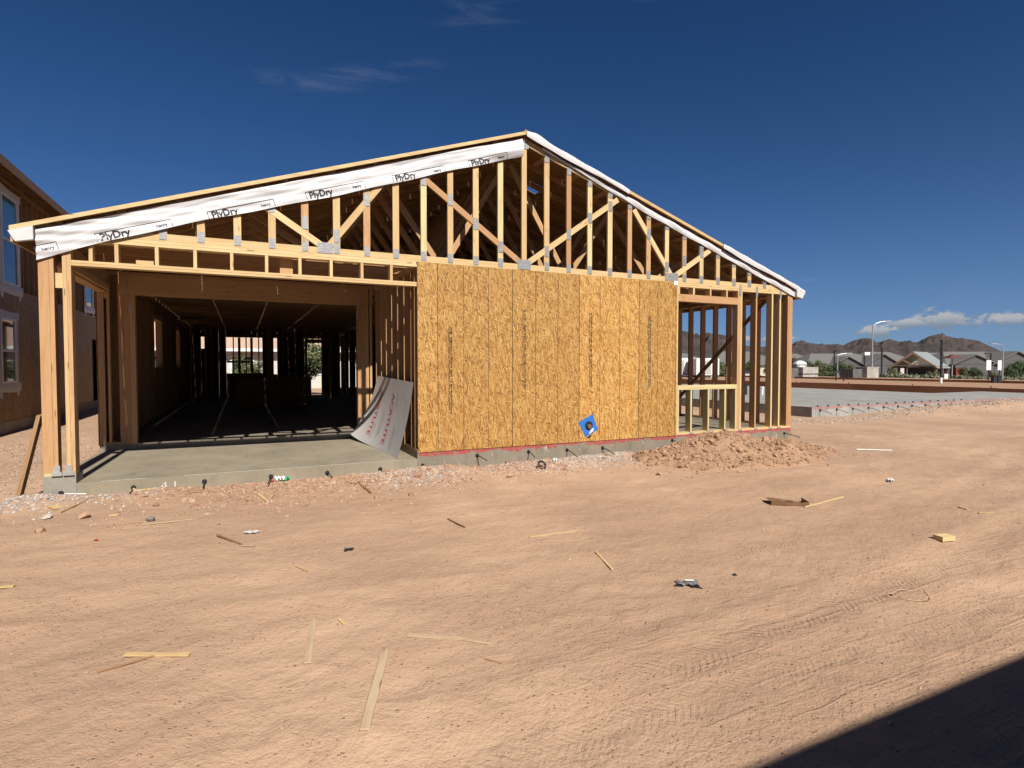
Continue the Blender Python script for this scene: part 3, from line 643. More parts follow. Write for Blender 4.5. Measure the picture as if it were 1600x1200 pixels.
for i in range(1, 30):
    y = .61*i
    if y > YB-.05: break
    if tm is None:
        tr = truss_mesh('roof_truss', 0, .038, .036).build('roof_truss', 'fir_orange', house, loc=(0, y, 0)); tm = tr.data; first = tr
    else: tr = link(bpy.data.objects.new('roof_truss', tm), house); tr.location = (0, y, 0)
    for s in (-1, 1):
        for (xa, za, xb, zb) in ((3.06, 2.87, 3.9, 3.38), (2.94, 2.87, 2.05, 3.98), (1.2, 2.87, 2.0, 4.0), (1.1, 2.87, .05, 4.6)):
            slant('truss_web', tr, (s*xa, .019, za), (s*xb, .019, zb), .086, .034, 'fir_orange')
gb = truss_mesh('rear_gable_truss', YB-.045, YB-.007).build('rear_gable_truss', 'fir_orange', house)
MB().prism([(XL, ZT), (XR, ZT), (XR, topz(XR)-.01), (0, TOPZ-.01), (XL, topz(XR)-.01)], YB+.002, YB+.013).build('gable_sheathing', 'osb_dark', house)
# roof sheathing in 4x8 sheets, one left out near the ridge where the vent goes
def roof_panel(s, x0, x1, y0, y1):
    g = .0015
    P = [(s*(x0+g), topz(x0+g)+.039), (s*(x1-g), topz(x1-g)+.039), (s*(x1-g), topz(x1-g)+.051), (s*(x0+g), topz(x0+g)+.051)]
    MB().prism(P if s > 0 else P[::-1], y0+g, y1-g).build('roof_sheathing', 'osb_dark', house)
VENT = (.72, 1.04, 1.22, 1.60)
for s in (-1, 1):
    rows = [(.0, 1.16), (1.16, 2.32), (2.32, 3.48), (3.48, 4.64), (4.64, 5.8), (5.8, 6.31)]
    for r_, (x0, x1) in enumerate(rows):
        y = -.06; k = 0
        while y < YB+.3:
            y1 = min(y+(2.44 if (k or r_ % 2 == 0) else 1.37), YB+.3)
            if s > 0 and r_ == 0 and y < VENT[2] < y1:
                for q in ((x0, VENT[0], y, y1), (VENT[1], x1, y, y1), (VENT[0], VENT[1], y, VENT[2]), (VENT[0], VENT[1], VENT[3], y1)): roof_panel(s, *q)
            else: roof_panel(s, x0, x1, y, y1)
            y = y1; k += 1
    # barge strip on the overhanging edge and the eave fascia
    P = [(s*.001, TOPZ+.034), (s*6.31, topz(6.31)+.034), (s*6.31, topz(6.31)+.083), (s*.001, TOPZ+.083)]
    MB().prism(P if s > 0 else P[::-1], -.082, -.062).build('barge_board', 'fir', house)
    for k in range(10):
        x = .45+k*.6; Q = [(s*x, topz(x)+.001), (s*(x+.089), topz(x+.089)+.001), (s*(x+.089), topz(x+.089)+.038), (s*x, topz(x)+.038)]
        MB().prism(Q if s > 0 else Q[::-1], -.002, .6).build('lookout_block', 'fir_orange', house)
    b = MB().box(s*6.285 if s > 0 else -6.305, 6.305 if s > 0 else -6.285, -.061, YB+.3, 2.62, 2.725); b.build('eave_fascia', 'fir_grey', house)

# house wrap over the left half of the gable
def wrinkle(x, v):
    """offset of the sheet in front of the truss; x along, v 0 bottom .. 1 top"""
    f = .012*math.sin(x*2.3+4*v)+.009*math.sin(x*5.1-7*v+1.2)+.009*math.sin(13*v+x*3.7+2*math.sin(x*1.9))+.006*math.sin(23*v-x*2.9+math.sin(x*5))+.004*math.sin(x*17+9*v)
    f *= .62; e = math.exp(-(x+6.1)*1.1); f += e*.016*math.sin(18*(v-.9)+(x+6.1)*14)
    return f*(.35+.65*v) if v < .9 else f*(.94-(v-.9)*6)
def wrap_pt(x, v, off=0):
    xb = x; zt = topz(x)-.004; hgt = .285+.035*math.exp(-(x+6.09)*2)+.012*math.sin(x*1.7)+.006*math.sin(x*6)
    lift = 0
    if x > -.85: lift = .05*min(1, (x+.85)/.5)*math.sin(math.pi*min(1, v*1.2))
    return (xb, -.034-wrinkle(x, v)-lift-off, zt-hgt*(1-v))
wl = MB().grid(300, 22, lambda u, v: wrap_pt(-6.092+u*6.05, v)).build('gable_wrap', 'wrap', house, smooth=True)
def logo_fn(x0, z_above):
    c = math.cos(math.atan(SL)); s_ = math.sin(math.atan(SL))
    def fn(x, y):
        xx = x0+x*c-y*s_; hgt = .285+.035*math.exp(-(xx+6.09)*2)+.012*math.sin(xx*1.7)+.006*math.sin(xx*6)
        zt = topz(xx)-.004; z = topz(x0)-.004-.285+z_above+x*s_+y*c; v = 1-(zt-z)/hgt
        p = wrap_pt(xx, max(0.01, min(1, v)), .0035); return (p[0], p[1], max(z, zt-hgt+.002))
    return fn
def frame_box(fn, L, H, t_=.006):
    b = MB()
    def strip(a, c):
        n_ = max(2, int(max(abs(c[0]-a[0]), abs(c[1]-a[1]))/.05)+1)
        dx, dy = (0, t_) if abs(c[0]-a[0]) > abs(c[1]-a[1]) else (t_, 0)
        b.grid(n_, 2, lambda u, v: fn(a[0]+(c[0]-a[0])*u+dx*v, a[1]+(c[1]-a[1])*u+dy*v), dx > 0)
    strip((0, H), (L, H)); strip((0, .012), (0, H)); strip((L, .012), (L, H)); return b
for k in range(6):
    x0 = -6.675+1.152*k; L = .80
    fn = logo_fn(x0, 0)
    if k == 0:
        fn0 = logo_fn(-6.085, .0); frame_box(lambda x, y: fn0(x, y), .215, .10).build('print_frame', 'ink', wl)
        lettering('henry', .12, lambda x, y: fn0(.065+x, .032+y), .018).build('print_lettering', 'ink', wl); continue
    if k == 5:
        frame_box(fn, .64, .10).build('print_frame', 'ink', wl)
        lettering('PlyDry', .31, lambda x, y: fn(.04+x, .016+y), .03).build('print_lettering', 'ink', wl)
        lettering('henry', .11, lambda x, y: fn(.49+x, .04+y), .018).build('print_lettering', 'ink', wl); continue
    frame_box(fn, L, .10).build('print_frame', 'ink', wl)
    lettering('PlyDry', .31, lambda x, y: fn(.045+x, .016+y), .03).build('print_lettering', 'ink', wl)
    lettering('henry', .12, lambda x, y: fn(.635+x, .035+y), .018).build('print_lettering', 'ink', wl)
# wrap hanging down behind the king stud, folded eave ends, wrap over the right-hand edge
MB().grid(14, 8, lambda u, v: (-.46+.42*u, .06+.05*math.sin(3*u+2*v), 4.44+.16*v*(1-.3*u)+.10*u)).build('loose_wrap_flap', 'wrap_grey', house, smooth=True)
for s in (-1, 1):
    P = [(s*6.10, topz(6.10)-.12), (s*6.26, topz(6.26)-.10), (s*6.32, topz(6.32)+.03), (s*6.10, topz(6.10)+.03)]
    MB().prism(P if s > 0 else P[::-1], -.092, -.02).build('wrapped_eave_end', 'wrap', house)
def inner(u, v):
    x = .30+u*5.80; wdt = .03+.085*min(1, max(0, (x-.3)/2.2)); o = .010*math.sin(x*4+3*v)+.006*math.sin(x*11)
    return (x, -.020-abs(o)-.012*math.sin(math.pi*v), topz(x)-.003-wdt*(1-v)+.004*math.sin(x*7))
MB().grid(150, 6, inner).build('gable_wrap_strip', 'wrap', house, smooth=True)
def outer(x0, x1, bulge):
    def fn(u, v):
        x = x0+(x1-x0)*u; e = min(1, u*9+.25, (1-u)*9+.25); o = (.006*math.sin(x*5)+.004*math.sin(x*13+2))
        bl = bulge(x)
        # over the edge: up the face, across the top, a little way back
        prof = [(-.088-o, .005-.012*math.sin(x*3)), (-.094-o, .03), (-.096-o, .07+bl*.4), (-.088, .094+bl), (-.05, .096+bl), (.02, .085+bl*.7), (.16, .06)]
        k = v*(len(prof)-1); i = min(int(k), len(prof)-2); f = k-i
        y = prof[i][0]*(1-f)+prof[i+1][0]*f; z = prof[i][1]*(1-f)+prof[i+1][1]*f; z = z if v < .3 else .083+(z-.083)*e
        return (x, y, topz(x)+z)
    return fn
MB().grid(60, 13, outer(.0, 1.95, lambda x: .03*math.exp(-((x-.18)/.16)**2)+.008*math.sin(x*6)**2)).build('edge_wrap', 'wrap', house, smooth=True)
MB().grid(60, 13, outer(4.1, 6.33, lambda x: .008*math.sin(x*7)**2)).build('edge_wrap', 'wrap', house, smooth=True)
MB().tube([(.0, -.07, TOPZ+.09), (.0, -.03, TOPZ+.105)], .018, 8).build('ridge_peg', 'fir_grey', house)

# ------------------------------------------------------------------ acrylic sheet leaning in the patio
def sheet_pt(u, v, off=0):
    """u 0 near the front .. 1 at the back (2.5 m), v 0 foot .. 1 top"""
    y = .13+2.42*u; b = (1-v)
    x = PATIO_R-.022-.012*u-(.10+.22*u*u)*b**2.2-.16*b+.03*math.sin(math.pi*u)*b
    z = -.098+1.115*v+.06*u*v+.10*u**6*b
    yy = y-.02*b+.10*u**4*b
    return (x-off*.95, yy, z+off*.25)
sh = MB(); sh.grid(40, 30, lambda u, v: sheet_pt(u, v)); nb = len(sh.v); sh.grid(40, 30, lambda u, v: sheet_pt(u, v, -.004), True)
so_ = sh.build('acrylic_sheet', 'masking', None, True, label='curled acrylic sheet in printed grey masking leaning on the patio studs', cat='plastic sheet')
def sheet_text(body, width, v_top, u0, hgt_k, m, bold=.015):
    # lettering runs down the sheet (from top to foot), letter tops towards the front
    return lettering(body, width, lambda x, y: sheet_pt(u0-y*hgt_k, max(0, v_top-x/1.13), .003), bold).build('print_lettering', m, so_)
sheet_text('ACRYLITE', .78, .80, .80, .5, 'ink_red', .02); sheet_text('ACRYLITE', .82, .80, .46, .5, 'ink_red', .02); 
for u0, v0, L in ((.60, .52, .4), (.57, .48, .3), (.70, .30, .22), (.26, .35, .3), (.23, .33, .3), (.31, .8, .2), (.09, .75, .25)):
    MB().grid(10, 2, lambda u, v: sheet_pt(u0+.006*v, max(0, v0-L*u), .003), True).build('print_line', 'ink_red' if L == .25 else 'foil', so_)

# ------------------------------------------------------------------ rock, gravel and rubble helpers
PHI = (1+5**.5)/2
ICO_V = np.array([(-1, PHI, 0), (1, PHI, 0), (-1, -PHI, 0), (1, -PHI, 0), (0, -1, PHI), (0, 1, PHI), (0, -1, -PHI), (0, 1, -PHI), (PHI, 0, -1), (PHI, 0, 1), (-PHI, 0, -1), (-PHI, 0, 1)])/1.902
ICO_F = np.array([(0, 11, 5), (0, 5, 1), (0, 1, 7), (0, 7, 10), (0, 10, 11), (1, 5, 9), (5, 11, 4), (11, 10, 2), (10, 7, 6), (7, 1, 8), (3, 9, 4), (3, 4, 2), (3, 2, 6), (3, 6, 8), (3, 8, 9), (4, 9, 5), (2, 4, 11), (6, 2, 10), (8, 6, 7), (9, 8, 1)])
def pebbles(name, pts, sizes, m, parent=None, flat=.65, **kw):
    n = len(pts); V = np.repeat(ICO_V[None], n, 0)*(1+rng.uniform(-.28, .28, (n, 12, 1)))
    V = V*np.stack([rng.uniform(.7, 1.3, n), rng.uniform(.7, 1.2, n), rng.uniform(flat*.7, flat*1.3, n)], -1)[:, None]
    a = rng.uniform(0, 6.28, n); ca, sa = np.cos(a)[:, None], np.sin(a)[:, None]; tl = rng.uniform(-.5, .5, n)[:, None]
    x, y, z = V[..., 0], V[..., 1], V[..., 2]; y, z = y*np.cos(tl)-z*np.sin(tl), y*np.sin(tl)+z*np.cos(tl); x, y = x*ca-y*sa, x*sa+y*ca
    V = np.stack([x, y, z], -1)*sizes[:, None, None]+pts[:, None]
    F = ICO_F[None]+12*np.arange(n)[:, None, None]
    me = bpy.data.meshes.new(name); me.from_pydata(V.reshape(-1, 3).tolist(), [], F.reshape(-1, 3).tolist()); me.materials.append(MATS[m])
    return link(bpy.data.objects.new(name, me), parent, **kw)
def scatter(n, fn):
    p = fn(n); z = ground_h(p[:, 0], p[:, 1]); return np.stack([p[:, 0], p[:, 1], z], -1)
def band(n, x0, x1, yc, sd, keep=None):
    x = rng.uniform(x0, x1, n); y = yc+np.minimum(0.02, -np.abs(rng.normal(0, sd, n)))
    k = vnoise(x, y, 1.3)+.5; m_ = rng.random(n) < np.clip(k*1.5-.15, .05, 1)
    return np.stack([x, y], -1)[m_]
g = scatter(5200, lambda n: band(n, -2.6, 2.3, -.02, .5)); pebbles('crushed_gravel', g, rng.uniform(.008, .021, len(g)), 'gravel_grey', label='pale grey crushed gravel strewn along the sheathed wall footing', cat='gravel', kind='stuff')
g = scatter(1800, lambda n: band(n, -6.9, -4.9, -.05, .35)); pebbles('crushed_gravel', g, rng.uniform(.008, .02, len(g)), 'gravel_grey', label='grey crushed gravel round the corner pier', cat='gravel', kind='stuff')
g = scatter(6000, lambda n: band(n, -5.4, .4, -.05, .62)); pebbles('red_rubble', g, rng.uniform(.007, .024, len(g))*(1+1.4*(rng.random(len(g)) < .04)), 'gravel_red', label='reddish brown broken soil along the patio edge', cat='rubble', kind='stuff')
def spread(n):
    x = rng.uniform(-7.5, 9, n); y = rng.uniform(-7.2, -.6, n); return np.stack([x, y], -1)[rng.random(n) < np.clip(vnoise(x, y, .7)+.55, .08, 1)]
g = scatter(11000, spread); pebbles('loose_pebbles', g, rng.uniform(.002, .009, len(g))*(1+1.0*(rng.random(len(g)) < .03)), 'gravel_red', label='small pebbles and crumbs scattered over the dirt', cat='pebbles', kind='stuff')
def side_yard(n):
    return np.stack([rng.uniform(-8.6, -6.15, n), rng.uniform(-.2, 9, n)], -1)
g = scatter(3800, side_yard); pebbles('side_yard_gravel', g, rng.uniform(.008, .03, len(g)), 'gravel_mixed', label='grey rubble covering the gap between the two houses', cat='gravel', kind='stuff')
def right_yard(n):
    x = rng.uniform(6.4, 24, n); y = 2.9-np.abs(rng.normal(0, .45, n)); return np.stack([x, y], -1)
g = scatter(1500, right_yard); pebbles('footing_gravel', g, rng.uniform(.01, .036, len(g)), 'gravel_grey', label='grey rubble heaped along the neighbouring slab edge', cat='gravel', kind='stuff')

# dirt pile
def pile_h(x, y):
    u = (x-3.35)/1.75; v = (y+1.0)/1.15; r = np.sqrt(u*u+v*v)+.25*vnoise(x, y, 1.4)
    h = .52*np.clip(1-r, 0, 1)**.85*(.85+.5*vnoise(x, y, 2.2)); u2 = (x-4.7)/.9; r2 = np.sqrt(u2*u2+((y+1.1)/.7)**2)
    h = np.maximum(h, .18*np.clip(1-r2, 0, 1)); return h+np.where(h > .01, .05*vnoise(x, y, 5)+.035*vnoise(x, y, 12), -.03)
px_, py_ = np.meshgrid(np.arange(1.0, 6.0, .03), np.arange(-2.4, -.015, .03)); pz_ = ground_h(px_, py_)+pile_h(px_, py_)
dp = MB(); ny_, nx_ = px_.shape; dp.v = np.stack([px_, py_, pz_], -1).reshape(-1, 3).tolist()
dp.f = [(j*nx_+i, j*nx_+i+1, (j+1)*nx_+i+1, (j+1)*nx_+i) for j in range(ny_-1) for i in range(nx_-1)]
pile = dp.build('dirt_pile', 'dirt_red', None, True, label='low heap of cloddy reddish dirt below the window opening', cat='dirt pile')
n = 5200; x = rng.uniform(1.2, 5.7, n); y = rng.uniform(-2.3, -.05, n); h = pile_h(x, y); k = (h > .015) | (rng.random(n) < .07)
p_ = np.stack([x, y, ground_h(x, y)+np.maximum(h, 0)], -1)[k]
sz = .005+.012*rng.exponential(1.0, len(p_)).clip(0, 5); pebbles('clods', p_, sz, 'clod', pile, .75, kind='stuff')

# ------------------------------------------------------------------ scraps lying about, each a thing
def lath(name, label, cat, p0, p1, wd, th, m, lift=0, split=False):
    a = Vector((*p0, gz(*p0)+th*.5+.004+lift)); b = Vector((*p1, gz(*p1)+th*.5+.004)); x = (b-a); L = x.length; x.normalize()
    y = Vector((0, 0, 1)).cross(x).normalized(); z = x.cross(y); c = (a+b)/2; P = MB(); n_ = 6
    # a split or sawn strip: slightly uneven width, one ragged end
    r = random.Random(hash((round(p0[0], 2), round(p0[1], 2))) & 255); top = []; bot = []
    for i in range(n_+1):
        t_ = -L/2+L*i/n_; k0 = wd/2*(1+r.uniform(-.08, .08)); k1 = wd/2*(1+r.uniform(-.08, .08))
        if i == 0: k0 *= .5 if split else .92
        top.append((t_, k0)); bot.append((t_+(L*.12 if (split and i == 0) else 0), -k1))
    for zz in (-th/2, th/2): P.v += [(q[0], q[1], zz+r.uniform(-.001, .001)) for q in top]+[(q[0], q[1], zz) for q in bot]
    m_ = n_+1
    for i in range(n_):
        P.f += [(2*m_+i, 3*m_+i, 3*m_+i+1, 2*m_+i+1), (i, i+1, m_+i+1, m_+i), (i, 2*m_+i, 2*m_+i+1, i+1), (m_+i, m_+i+1, 3*m_+i+1, 3*m_+i)]
    P.f += [(0, m_, 3*m_, 2*m_), (m_-1, 3*m_-1, 4*m_-1, 2*m_-1)]
    me = P.mesh(name, m); o = bpy.data.objects.new(name, me)
    o.matrix_world = Matrix(((x.x, y.x, z.x, c.x), (x.y, y.y, z.y, c.y), (x.z, y.z, z.z, c.z), (0, 0, 0, 1)))
    return link(o, None, label, cat, 'wood offcuts and scraps on the dirt')
lath('lath_offcut', 'short pale lath resting across a thin dark stick', 'wood scrap', (-4.62, -4.50), (-4.31, -4.65), .028, .010, 'fir', .006)
lath('dark_stick', 'thin dark stick under the short pale lath', 'stick', (-4.72, -4.64), (-4.45, -4.575), .010, .006, 'fir_brown')
lath('pressed_lath', 'dusty flat lath half pressed into the dirt, pointing at the patio', 'wood scrap', (-3.66, -4.46), (-3.75, -5.02), .036, .007, 'fir_grey', 0, True)
lath('split_lath', 'long split lath with a splintered tip', 'wood scrap', (-3.35, -5.04), (-3.59, -5.70), .042, .009, 'fir_grey', 0, True)
lath('lath_offcut', 'dusty tapering lath lying alone right of the long split lath', 'wood scrap', (-2.92, -5.11), (-3.20, -4.93), .026, .010, 'fir_grey', 0, True)
lath('lath_splinter', 'thin splinter off the end of the tapering lath', 'wood scrap', (-2.92, -5.125), (-2.80, -5.21), .009, .005, 'fir_grey')
lath('wood_chip', 'small pale wood chip on bare dirt left of the short lath', 'wood scrap', (-5.60, -3.07), (-5.48, -3.09), .03, .008, 'fir')
lath('bent_stick', 'bent brown stick beside a scrap of white plastic', 'stick', (-4.26, -2.32), (-4.06, -2.66), .018, .010, 'fir_brown', .012)
lath('bark_strip', 'short flat strip lying at the end of the bent stick', 'stick', (-4.06, -2.68), (-3.96, -2.75), .03, .006, 'fir_grey')
lath('narrow_shim', 'short narrow shim lying alone in open dirt before the sheathed wall', 'wood scrap', (-1.42, -4.18), (-1.50, -4.52), .018, .009, 'fir')
lath('long_lath', 'long thin lath lying parallel to the sheathed wall', 'wood scrap', (-1.72, -3.56), (-1.22, -3.57), .022, .008, 'fir')
lath('buried_lath', 'long dusty lath almost buried parallel to the footing gravel', 'wood scrap', (-2.55, -2.60), (-1.55, -2.65), .022, .006, 'fir_grey')
lath('dark_stick', 'short dark stick crossing the almost buried lath', 'stick', (-2.18, -2.66), (-2.13, -3.03), .016, .010, 'fir_brown')
lath('long_stick', 'pale stick running out from the flattened cardboard carton', 'stick', (1.50, -3.86), (2.27, -3.77), .016, .010, 'fir')
lath('white_batten', 'thin white batten on the dirt beyond the dirt pile', 'batten', (6.10, -1.38), (6.62, -1.70), .022, .014, 'white')
lath('rubble_stick', 'brown stick stuck in the red rubble before the patio', 'stick', (-2.69, -.66), (-2.64, -1.2), .022, .012, 'fir_brown')
lath('pale_shim', 'pale shim lying in the rubble under a tendon tail', 'wood scrap', (-3.88, -.66), (-3.79, -1.12), .034, .010, 'fir')
lath('wood_chip', 'tiny pale chip left of the small wood block', 'wood scrap', (3.06, -4.56), (2.95, -4.70), .022, .008, 'fir')
lath('wood_chip', 'narrow pale chip beyond the small wood block', 'wood scrap', (2.84, -4.85), (3.06, -4.88), .018, .008, 'fir')
lath('yellow_offcut', 'square yellow offcut in the gravel by the corner pier', 'wood scrap', (-5.88, -.55), (-5.80, -.64), .085, .012, 'fir')
lath('grey_stick', 'weathered grey stick lying in the corner gravel', 'stick', (-5.75, -.80), (-5.58, -.25), .016, .012, 'fir_brown')
lath('edge_shim', 'pale shim lying along the patio slab edge', 'wood scrap', (-5.18, -.10), (-4.99, -.07), .024, .012, 'fir')
lath('white_strip', 'thin white strip along the foot of the corner pier', 'strip', (-5.89, -.035), (-5.69, -.02), .014, .010, 'white')
lath('thin_lath', 'thin pale lath on the dirt beside a dark round stone', 'wood scrap', (-4.93, -1.68), (-4.50, -1.62), .014, .006, 'fir_grey')
lath('brick_scrap', 'flat reddish slab of broken soil under a tendon tail', 'clod', (-4.63, -.36), (-4.47, -.33), .08, .022, 'dirt_red')
lath('wood_chip', 'small chip lying between the two upright laths', 'wood scrap', (-3.525, -4.55), (-3.505, -4.63), .018, .006, 'fir')
lath('dark_twig', 'thin dark twig on open dirt below the tapering lath', 'stick', (-2.90, -5.35), (-2.83, -5.42), .006, .005, 'fir_brown')
lath('wood_chip', 'small pale chip on bare dirt in front of the patio rubble', 'wood scrap', (-3.68, -3.46), (-3.61, -3.60), .016, .006, 'fir')
lath('small_chip', 'pale square chip between clod and dark stone', 'wood scrap', (-5.27, -1.12), (-5.19, -1.16), .05, .01, 'fir')
def stone(name, label, x, y, r, m, flat=.7):
    p = pebbles(name, np.array([[x, y, gz(x, y)+r*.3]]), np.array([r]), m, None, flat, label=label, cat='stone'); return p
stone('dark_stone', 'dark grey rounded stone on the dirt before the patio', -4.87, -1.50, .042, 'stone_dark', .8)
stone('earth_clod', 'big brown clod with a dark underside near the corner pier', -5.50, -1.08, .085, 'clod', .55)
stone('grey_stone', 'flat grey stone in the gravel left of the clod', -5.82, -.98, .07, 'gravel_grey', .35)
stone('pointed_stone', 'small pointed tan stone at the edge of the gravel', -5.74, -1.52, .05, 'clod', 1.0)
stone('black_scrap', 'small black scrap on dirt right of the crushed packet', -.72, -4.98, .018, 'black_plastic', .5)
stone('earth_clod', 'reddish clod at the edge of the wall gravel', -.70, -1.0, .06, 'clod', .6)
stone('earth_clod', 'reddish clod fallen in front of the dirt pile', 1.25, -1.78, .05, 'clod', .6)
stone('earth_clod', 'brown clod on the patio rubble beside the brown stick', -2.75, -.62, .055, 'clod', .5)
# flattened carton, block, crushed packet, coil, loop of string, scraps of plastic
cz = gz(1.46, -3.66); cart = empty('cardboard_carton', 'flattened brown cardboard carton lying on the dirt', 'carton', (1.46, -3.66, cz), R(-30))
MB().box(-.20, .20, -.10, .10, .004, .012).build('base', 'kraft', cart); MB().grid(8, 4, lambda u, v: (-.20+.30*u, -.10+.2*v, .05+.012*math.sin(4*u+v)-.01*v)).build('flap', 'kraft', cart); MB().grid(6, 3, lambda u, v: (.20+.012*math.sin(6*v), -.10+.2*u, .008+.05*v)).build('side', 'kraft', cart)
MB().grid(8, 3, lambda u, v: (-.2+.4*u, -.105-.01*v, .008+.045*v+.01*math.sin(7*u))).build('side', 'kraft', cart)
bo = bpy.data.objects.new('wood_block', MB().box(-.07, .07, -.045, .045, -.02, .02).mesh('wood_block', 'fir')); bo.location = (1.56, -5.2, gz(1.56, -5.2)+.021); bo.rotation_euler = (0, 0, R(-12)); link(bo, None, 'small sawn wood block alone on the open dirt', 'wood block', 'wood offcuts and scraps on the dirt')
pk = empty('crushed_packet', 'crushed grey foil packet on the open dirt', 'packet', (-1.175, -4.98, gz(-1.175, -4.98)), R(-30))
MB().grid(14, 9, lambda u, v: (-.075+.15*u, -.045+.09*v, .020+.014*math.sin(5*u+3*v)*math.sin(9*v)+.006*math.sin(17*u))).build('top_film', 'foil', pk, True); MB().grid(10, 4, lambda u, v: (-.10+.20*u, -.05+.03*v-.02*u, .006+.008*math.sin(11*u))).build('torn_edge', 'black_plastic', pk)
MB().box(-.02, .045, -.012, .014, .036, .038).build('print_panel', 'paper', pk)
cr = MB(); cr.tube([(.07*math.cos(a), .03*math.sin(a), .065+.055*math.sin(a)) for a in np.linspace(0, 6.2832, 27)], .016, 8); cr.build('rubber_ring', 'black_plastic', None, True, loc=(-.03, -.66, gz(-.03, -.66)-.012), rz=R(20), label='black rubber ring standing in the gravel by the wall', cat='ring')
st = MB(); st.tube([(.14*math.cos(a)*(1+.15*math.sin(3*a)), .085*math.sin(a)+.02*math.sin(2*a), .006+.004*math.sin(5*a)) for a in np.linspace(.4, 6.6, 44)], .0022, 6)
st.build('string_loop', 'fir_grey', None, True, loc=(0, -5.80, gz(0, -5.8)), rz=R(-20), label='pale loop of string on the dirt by the wheel tracks', cat='string')
def film(name, label, m, x, y, r, seed, hh=.05):
    q = random.Random(seed); a, b, c = (q.uniform(3, 8) for _ in range(3))
    MB().grid(10, 10, lambda u, v: ((u-.5)*2*r*(1+.2*math.sin(a*v)), (v-.5)*1.4*r, .006+hh*abs(math.sin(a*u+b*v)*math.cos(c*v-u)))).build(name, m, None, True, loc=(x, y, gz(x, y)), rz=q.uniform(0, 3), label=label, cat='litter')
film('bottle_wrapper', 'crumpled green plastic wrapper at the patio slab edge', 'green_plastic', -3.52, -.05, .035, 1); film('clear_wrapper', 'crumpled clear film beside the green wrapper', 'clear_film', -3.60, -.05, .05, 2, .07); film('red_scrap', 'bit of red plastic beside the crumpled wrappers', 'red_plastic', -3.70, -.06, .03, 3, .03)
film('white_wrapper', 'crumpled white scrap in the gravel below the wall', 'paper', .33, -.40, .035, 4, .05); film('white_plastic', 'torn white plastic strip lying by the bent stick', 'masking', -3.98, -2.30, .06, 5, .012); film('paper_scrap', 'folded white paper scrap on the dirt past the dirt pile', 'paper', 3.79, -3.38, .05, 6, .04)
film('dark_leaf', 'curled dark plastic shred on the open dirt', 'black_plastic', -3.25, -3.24, .036, 7, .016); film('red_shred', 'small red shred on the dirt left of the dark stone', 'red_plastic', -5.21, -2.07, .02, 8, .01)
# board propped against the corner post
slant('propped_board', None, (-6.33, .10, gz(-6.33, .1)+.01), (-6.118, .07, .70), .038, .14, 'fir_brown', (.0, 1, .0), label='brown board propped against the outer corner post', cat='board')

# ------------------------------------------------------------------ two-storey house under construction on the left
LX = -8.84
tw = empty('two_storey_house', 'two-storey house shell with open upper studs and white flashed windows', 'house', (LX, 4, -.28))
def T(b, name, m, parent=tw, smooth=False): b.v = [(x-LX, y-4, z+.28) for x, y, z in b.v]; return b.build(name, m, parent, smooth)
def tboard(name, x0, x1, y0, y1, z0, z1, m, parent=tw): return board(name, parent, x0-LX, x1-LX, y0-4, y1-4, z0+.28, z1+.28, m)
T(MB().box(-18, LX+.0, 4, 24, -.6, -.01), 'slab', 'concrete_pale')
lower_holes = [(8.15, 9.05, .86, 2.34), (16.7, 17.4, 0, 2.2)]
def tw_sheet(y0, y1, z0, z1, holes):
    cuts = sorted({y0, y1, *[min(max(q, y0), y1) for h in holes for q in h[:2]]}); P = MB()
    for a, b in zip(cuts, cuts[1:]):
        h = next((h for h in holes if h[0] <= a+.001 and h[1] >= b-.001), None)
        for za, zb in ([(z0, z1)] if h is None else [(z0, min(z1, h[2])), (max(z0, h[3]), z1)]):
            if zb-za > .02: P.box(LX-.012, LX, a+(.004 if a == y0 else .0), b-(.004 if b == y1 else .0), za, zb)
    if P.v: T(P, 'sheathing_panel', 'osb_dark')
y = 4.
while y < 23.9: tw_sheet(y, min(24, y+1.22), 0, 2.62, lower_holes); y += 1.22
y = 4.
while y < 23.9: T(MB().box(LX-.012, LX+.001, y+.001, min(24, y+2.44)-.001, 2.622, 3.02), 'rim_panel', 'osb_dark'); y += 2.44
T(MB().box(LX-.14, LX-.001, 4, 24, 3.022, 3.06), 'upper_bottom_plate', 'fir_brown'); T(MB().box(LX-.14, LX-.001, 4, 24, 5.42, 5.5), 'upper_top_plate', 'fir_brown')
upw = [(8.35, 9.35, 3.12, 5.15), (15.9, 16.9, 3.3, 5.0)]
for k in range(49):
    yy = 4.05+.4064*k
    if any(a-.05 < yy < b+.05 for a, b, *_ in upw): continue
    tboard('stud', LX-.139, LX-.002, yy-.019, yy+.019, 3.061, 5.419, 'fir_brown')
T(MB().box(LX-.16, LX-.148, 4, 24, .0, 5.5), 'dark_backing', 'fir_brown')  # added sheet behind the studs; its brown stands in for the unlit interior
T(MB().box(-18, LX-.17, 4.0, 4.012, 0, 5.5), 'gable_wall_panel', 'osb_dark'); T(MB().box(-18, LX-.17, 23.99, 24.0, 0, 5.5), 'gable_wall_panel', 'osb_dark'); T(MB().box(-18, -17.99, 4.02, 23.98, 0, 5.5), 'far_wall_panel', 'osb_dark')
T(MB().box(-17.98, LX-.17, 4.02, 23.98, 2.7, 2.75), 'upper_floor', 'osb_dark')
